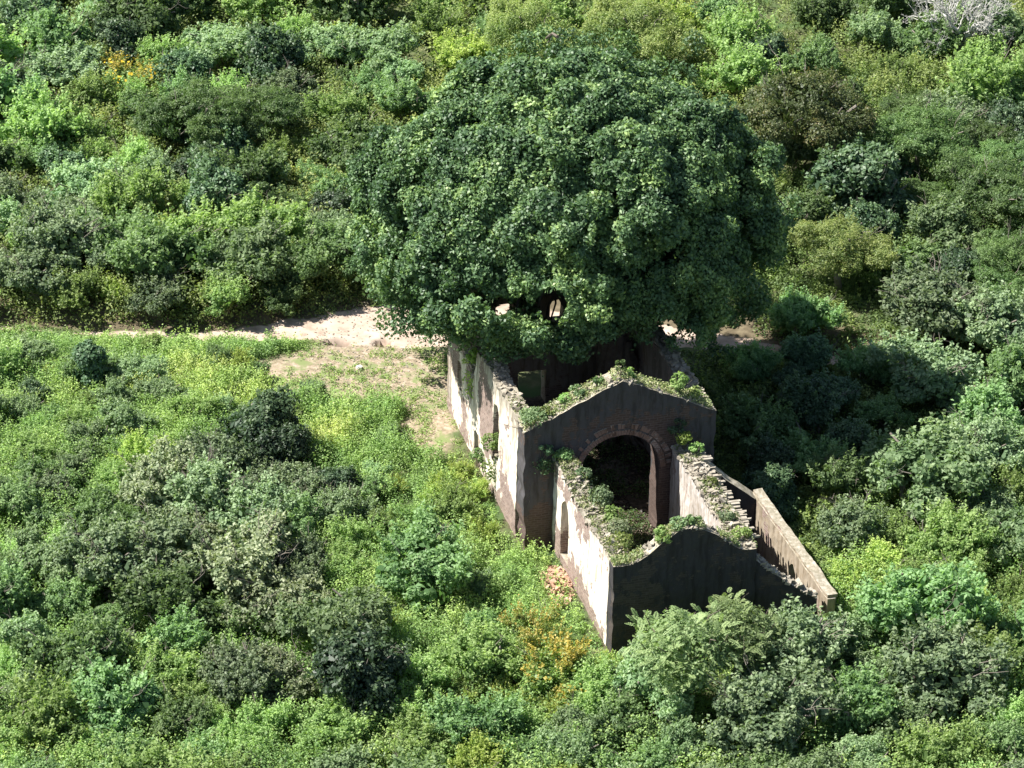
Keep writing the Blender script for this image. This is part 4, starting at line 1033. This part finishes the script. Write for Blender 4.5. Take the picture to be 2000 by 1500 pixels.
topweeds([(0, .1, NW, .1, nv_top, 1.1, 3800, .22), (CU0, -CL + .05, CU1, -CL + .05, ge_top, .7, 3400, .25)], 1, 'moss and weeds along the sloping tops of both gables')
topweeds([(CU0, 0, CU0, -CL + TE, cltop, 1.0, 4200, .3), (CU1, -CL + TE, CU1, 0, crtop, 1.0, 2600, .22), (0, NL - .9, 0, 1.25, lambda s: navetop(NL - .9 - s), .8, 1300, .14)], 2, 'dry weeds growing on the tops of the side walls')

# ------------------------------------------------------------------ undergrowth (nobody could count it)
KIND = [(0, (.15, .21, .12)), (.18, (.10, .17, .07)), (.38, (.165, .26, .09)), (.58, (.25, .345, .125)), (.78, (.34, .42, .15)), (.92, (.44, .49, .17)), (1, (.51, .50, .21))]
UG = leafmat('leaf_undergrowth', [(0, (.07, .13, .04)), (.5, (.13, .22, .06)), (1, (.26, .35, .10))], .38, .55, .3, kind=KIND)
def in_bb(x, y, p):
    X, Y = pix((x, y, 0.5)); return X, Y
PXY = np.array([[q[0], q[1], q[4]] for q in PLANTS])
def undergrowth(name, rects, n, label, rr, hh, nl, leaf, kindf, seed, margin=0.1, cat='undergrowth'):
    r = np.random.default_rng(seed); cs = []
    tot = sum(a_[4] for a_ in rects)
    for (x0, y0, x1, y1, wgt) in rects:
        k_ = int(n * wgt / tot)
        px = r.uniform(x0, x1, k_); py = r.uniform(y0, y1, k_)
        for a_, b_ in zip(px, py):
            p = at(a_, b_, .4); cs.append((p.x, p.y))
    cs = np.array(cs); X, Y = cs.T
    R = r.uniform(*rr, len(cs)); Hh = r.uniform(*hh, len(cs)) * (.5 + fbm(X * .5, Y * .5, 6.6))
    pd = path_d(X, Y); bm = bare_m(X, Y)
    narrow = np.minimum(1, np.interp(X, PX, PW) / 1.0)
    keep = (~inside(X, Y, R * .6 + .05)) & (pd > R * .5 + .12) & (r.random(len(X)) > sst(.05, .7, bm))
    sc = 1 - .55 * sst(0, .6, bm); R = R * sc; Hh = Hh * sc
    # low near the path so that it stays visible
    Hh = Hh * np.where(Y > np.interp(X, PX, PY), .5 + .5 * sst(0, 1.2, pd), .3 + .7 * sst(.2, 3.2, pd) * (.6 + .8 * fbm(X * .8, Y * .8, 1.5)))
    # trodden and low along the foot of the ruin
    U_, V_ = uv(X, Y); dr = np.maximum(np.maximum(-U_, U_ - 12.6), np.maximum(-10.6 - V_, V_ - 15)); dr2 = np.where((V_ < 0), 1.55 - U_, 0)
    dr = np.where((V_ < -.5) & (U_ < 1.55), np.hypot(np.maximum(dr2, 0), np.maximum(-10.1 - V_, 0)), dr)
    nr_ = (1 - sst(.8, 3.0, dr)); lf_ = (U_ < 8)
    Hh = Hh * np.where(lf_, 1 - .8 * nr_, 1 - .3 * nr_); R = R * np.where(lf_, 1 - .4 * nr_, 1)
    X, Y, R, Hh = X[keep], Y[keep], R[keep], Hh[keep]
    kd = np.clip(kindf(X, Y, r), 0, 1)
    cnt = np.maximum(10, (nl * (R / np.mean(rr)) ** 2)).astype(int)
    idx = np.repeat(np.arange(len(X)), cnt); m_ = len(idx)
    d = unit(r.normal(size=(m_, 3))); d[:, 2] = np.abs(d[:, 2]) - .1
    f = (.55 + .5 * r.random(m_) ** .6)
    P = np.stack([X[idx] + d[:, 0] * R[idx] * f, Y[idx] + d[:, 1] * R[idx] * f, 0 * f], 1)
    P[:, 2] = terrain(P[:, 0], P[:, 1]) + .04 + np.clip(d[:, 2], 0, 1) * Hh[idx] * f
    Nn = .5 * d + np.array([0, 0, .5]) + .55 * r.normal(size=P.shape)
    lf = np.array(leaf)[:, None] * 1.0
    tone = np.clip(.4 * r.random(len(X))[idx] + .6 * r.random(m_), 0, 1)
    lsz = (.75 + .6 * r.random(len(X)))[idx]
    Q = leaf_quads(P, Nn, leaf[0] * lsz, leaf[1] * lsz, r, .1) if False else leaf_quads2(P, Nn, leaf[0] * lsz, leaf[1] * lsz, r)
    KK = np.clip(kd[idx] + r.normal(size=m_) * .05, 0, 1)
    ns = len(X); i2 = np.repeat(r.integers(0, len(X), ns), 12); tt = np.tile(np.linspace(.1, 1, 12), ns)
    ox = np.repeat(r.normal(size=(ns, 2)) * .5, 12, 0); tl = np.repeat(r.normal(size=(ns, 2)) * .3, 12, 0); hh_ = np.repeat(r.uniform(.35, .8, ns), 12)
    SX = X[i2] + ox[:, 0] * R[i2] + tl[:, 0] * tt * hh_; SY = Y[i2] + ox[:, 1] * R[i2] + tl[:, 1] * tt * hh_
    SP = np.stack([SX, SY, terrain(SX, SY) + Hh[i2] * .5 + tt * hh_], 1) + r.normal(size=(len(SX), 3)) * .05
    Q = np.concatenate([Q, leaf_quads2(SP, r.normal(size=SP.shape) * .6 + np.array([0, 0, .7]), leaf[0] * np.ones(len(SP)), leaf[1] * np.ones(len(SP)), r)])
    tone = np.concatenate([tone, np.clip(.3 + .5 * tt + .2 * r.random(len(tt)), 0, 1)]); KK = np.concatenate([KK, np.clip(kd[i2] + .08, 0, 1)])
    o = link(name, quads(name, Q, UG, {'tone': tone, 'kind': KK}))
    tag(o, label, cat, kind='stuff'); print(name, len(X), m_)
def leaf_quads2(C, Nn, Ln, Wd, r):
    n = len(C); Nn = unit(Nn); rv = unit(r.normal(size=(n, 3))); A = unit(np.cross(Nn, rv)); Bv = np.cross(Nn, A)
    l = (Ln * r.uniform(.65, 1.25, n))[:, None] * .5; b = (Wd * r.uniform(.7, 1.2, n))[:, None] * .5
    return np.stack([C - A * l, C + Bv * b - A * l * .15 + Nn * b * .35, C + A * l, C - Bv * b - A * l * .15 + Nn * b * .35], 1)
YC = at(350, 770); YC2 = at(640, 870)
def kclear(X, Y, r):
    k_ = .28 + .62 * fbm(X * .45 + 4, Y * .45, 2.2) + .14 * (r.random(len(X)) - .5)
    k_ = k_ + .30 * np.exp(-(((X - YC.x) / 5.5) ** 2 + ((Y - YC.y) / 2.6) ** 2)) + .35 * np.exp(-(((X - YC2.x) / 1.8) ** 2 + ((Y - YC2.y) / 1.5) ** 2))
    return k_
def kback(X, Y, r): return np.minimum(.16 + .72 * fbm(X * .3 + 14, Y * .3, 5.2) + .3 * (r.random(len(X)) - .5) + .08 * sst(12, 40, Y), .84)
def kright(X, Y, r): return .2 + .7 * fbm(X * .4 + 24, Y * .4, 9.2) + .3 * (r.random(len(X)) - .5)
undergrowth('clearing_undergrowth', [(-60, 655, 860, 900, 5), (-60, 900, 1060, 1300, 3.5), (980, 1050, 1230, 1300, .6)], 7600, 'low green and yellowish undergrowth filling the clearing left of the ruin',
            (.2, .7), (.35, 1.9), 108, (.112, .066), kclear, 1)
undergrowth('lower_undergrowth', [(-60, 1290, 1210, 1600, 3), (1200, 1280, 2100, 1620, 1.6), (1620, 880, 2100, 1280, 1.8), (1240, 1230, 1640, 1290, .4), (-360, 700, -60, 1750, .8), (-60, 1600, 2100, 1800, .9), (2100, 560, 2360, 1800, .9)], 3500, 'tangled undergrowth between the bushes in front and right of the ruin',
            (.4, .95), (.9, 2.4), 140, (.135, .08), kright, 2)
undergrowth('slope_thicket', [(-120, -60, 2120, 210, 4), (-100, 210, 760, 650, 3.7), (1700, 130, 2120, 210, .5), (760, 210, 1480, 560, 1.6), (-360, -120, -100, 640, 1.0), (2120, -120, 2360, 560, .8)], 5600, 'tangled scrub covering the slope behind the path and the fig tree',
            (.4, 1.1), (.8, 2.6), 88, (.17, .1), kback, 3)
undergrowth('hollow_undergrowth', [(1380, 560, 2100, 900, 2), (1330, 680, 1700, 1000, 1.2), (1560, 960, 1760, 1200, .5)], 1700, 'shaded ground plants in the hollow right of the nave',
            (.3, .75), (.2, .8), 80, (.16, .1), lambda X, Y, r: .15 + .45 * r.random(len(X)), 4)
undergrowth('grove_undergrowth', [(1480, 150, 2120, 580, 1)], 1500, 'dark scrub between the trees of the grove right of the fig tree',
            (.4, 1.), (.5, 1.6), 80, (.16, .1), lambda X, Y, r: .1 + .35 * fbm(X * .4, Y * .4, 3.) + .2 * r.random(len(X)), 5)
# sparse weeds over the bare yard and the path verge
r = np.random.default_rng(61); px = r.uniform(560, 960, 2600); py = r.uniform(560, 960, 2600)
pp = np.array([[*at(a_, b_)][:2] for a_, b_ in zip(px, py)]); X, Y = pp.T
k_ = (path_d(X, Y) > -.15) & (~inside(X, Y, .1)) & (fbm(X * 1.1, Y * 1.1, 8.8) > .44); X, Y = X[k_], Y[k_]
idx = np.repeat(np.arange(len(X)), 16); P = np.stack([X[idx] + r.normal(size=len(idx)) * .13, Y[idx] + r.normal(size=len(idx)) * .13], 1)
P = np.concatenate([P, (terrain(P[:, 0], P[:, 1]) + .02 + r.random(len(P)) ** 2 * .22)[:, None]], 1)
o = link('yard_weeds', quads('yard_weeds', leaf_quads(P, r.normal(size=P.shape) * .7 + np.array([0, 0, .7]), .13, .055, r), UG, {'tone': r.random(len(P)), 'kind': np.clip(.45 + .35 * r.random(len(X))[idx], 0, 1)}))
tag(o, 'sparse tufts of weeds over the bare yard beside the nave', 'weeds', kind='stuff')
# stones and clods on the yard
r = np.random.default_rng(62); px = r.uniform(600, 880, 900); py = r.uniform(590, 800, 900)
pp = np.array([[*at(a_, b_)][:2] for a_, b_ in zip(px, py)]); X, Y = pp.T; k_ = ~inside(X, Y, .1); X, Y = X[k_], Y[k_]; g = r.uniform(.03, .11, len(X))
o = link('yard_pebbles', quads('yard_pebbles', boxes(np.stack([X, Y, terrain(X, Y) + .01], 1), np.stack([g, g * .8, g * .5], 1), r), STONE)); tag(o, 'pebbles and clods strewn over the bare yard', 'pebbles', kind='stuff')
# leaf litter on the floor of the nave and chancel
r = np.random.default_rng(63); n = 16000; U = r.uniform(.9, 8.9, n); V_ = r.uniform(-9.2, 14, n)
k_ = ((V_ > 0) | ((U > 2.6) & (U < 7.6))) & (fbm(U * .7, V_ * .7, 9.1) > .44); U, V_ = U[k_], V_[k_]
X = O2[0] + A2[0] * U + B2[0] * V_; Y = O2[1] + A2[1] * U + B2[1] * V_
LIT = leafmat('leaf_litter_brown', [(0, (.04, .034, .024)), (.6, (.085, .07, .048)), (1, (.30, .24, .165))], .1)
o = link('leaf_litter', quads('leaf_litter', leaf_quads(np.stack([X, Y, .02 + r.random(len(X)) * .06], 1), r.normal(size=(len(X), 3)) * .3 + np.array([0, 0, 1]), .2, .12, r), LIT, {'tone': r.random(len(X))}))
tag(o, 'brown fallen leaves covering the floor inside the ruin', 'leaf litter', kind='stuff')
# weeds on the chancel floor
r = np.random.default_rng(64); n = 22000; U = r.uniform(1.2, 8.7, n); V_ = r.uniform(-9.2, 12, n); k_ = (fbm(U * .8, V_ * .8, 3.3) > .47) & ((V_ > 1.3) | ((U > 2.7) & (U < 7.5) & ((V_ < 0) | (U > 3) & (U < 6.8)))); U, V_ = U[k_], V_[k_]
X = O2[0] + A2[0] * U + B2[0] * V_; Y = O2[1] + A2[1] * U + B2[1] * V_
P = np.stack([X, Y, .03 + r.random(len(X)) * 1.1 * fbm(U * .9 + 5, V_ * .9, 1.1)], 1)
o = link('floor_weeds', quads('floor_weeds', leaf_quads(P, r.normal(size=P.shape) * .6 + np.array([0, 0, .6]), .15, .09, r), LM['mid'], {'tone': r.random(len(P))}))
tag(o, 'weeds growing on the floor inside the chancel and nave', 'weeds', kind='stuff')
heap('fallen_masonry', 1195, 925, .9, 1.4, .5, 150, (.08, .34), simple('mossy_stone', [(0, (.05, .06, .03)), (.6, (.14, .12, .09)), (1, (.26, .23, .18))], 3), 'heap of fallen stones seen through the arch', 'rubble', 5)
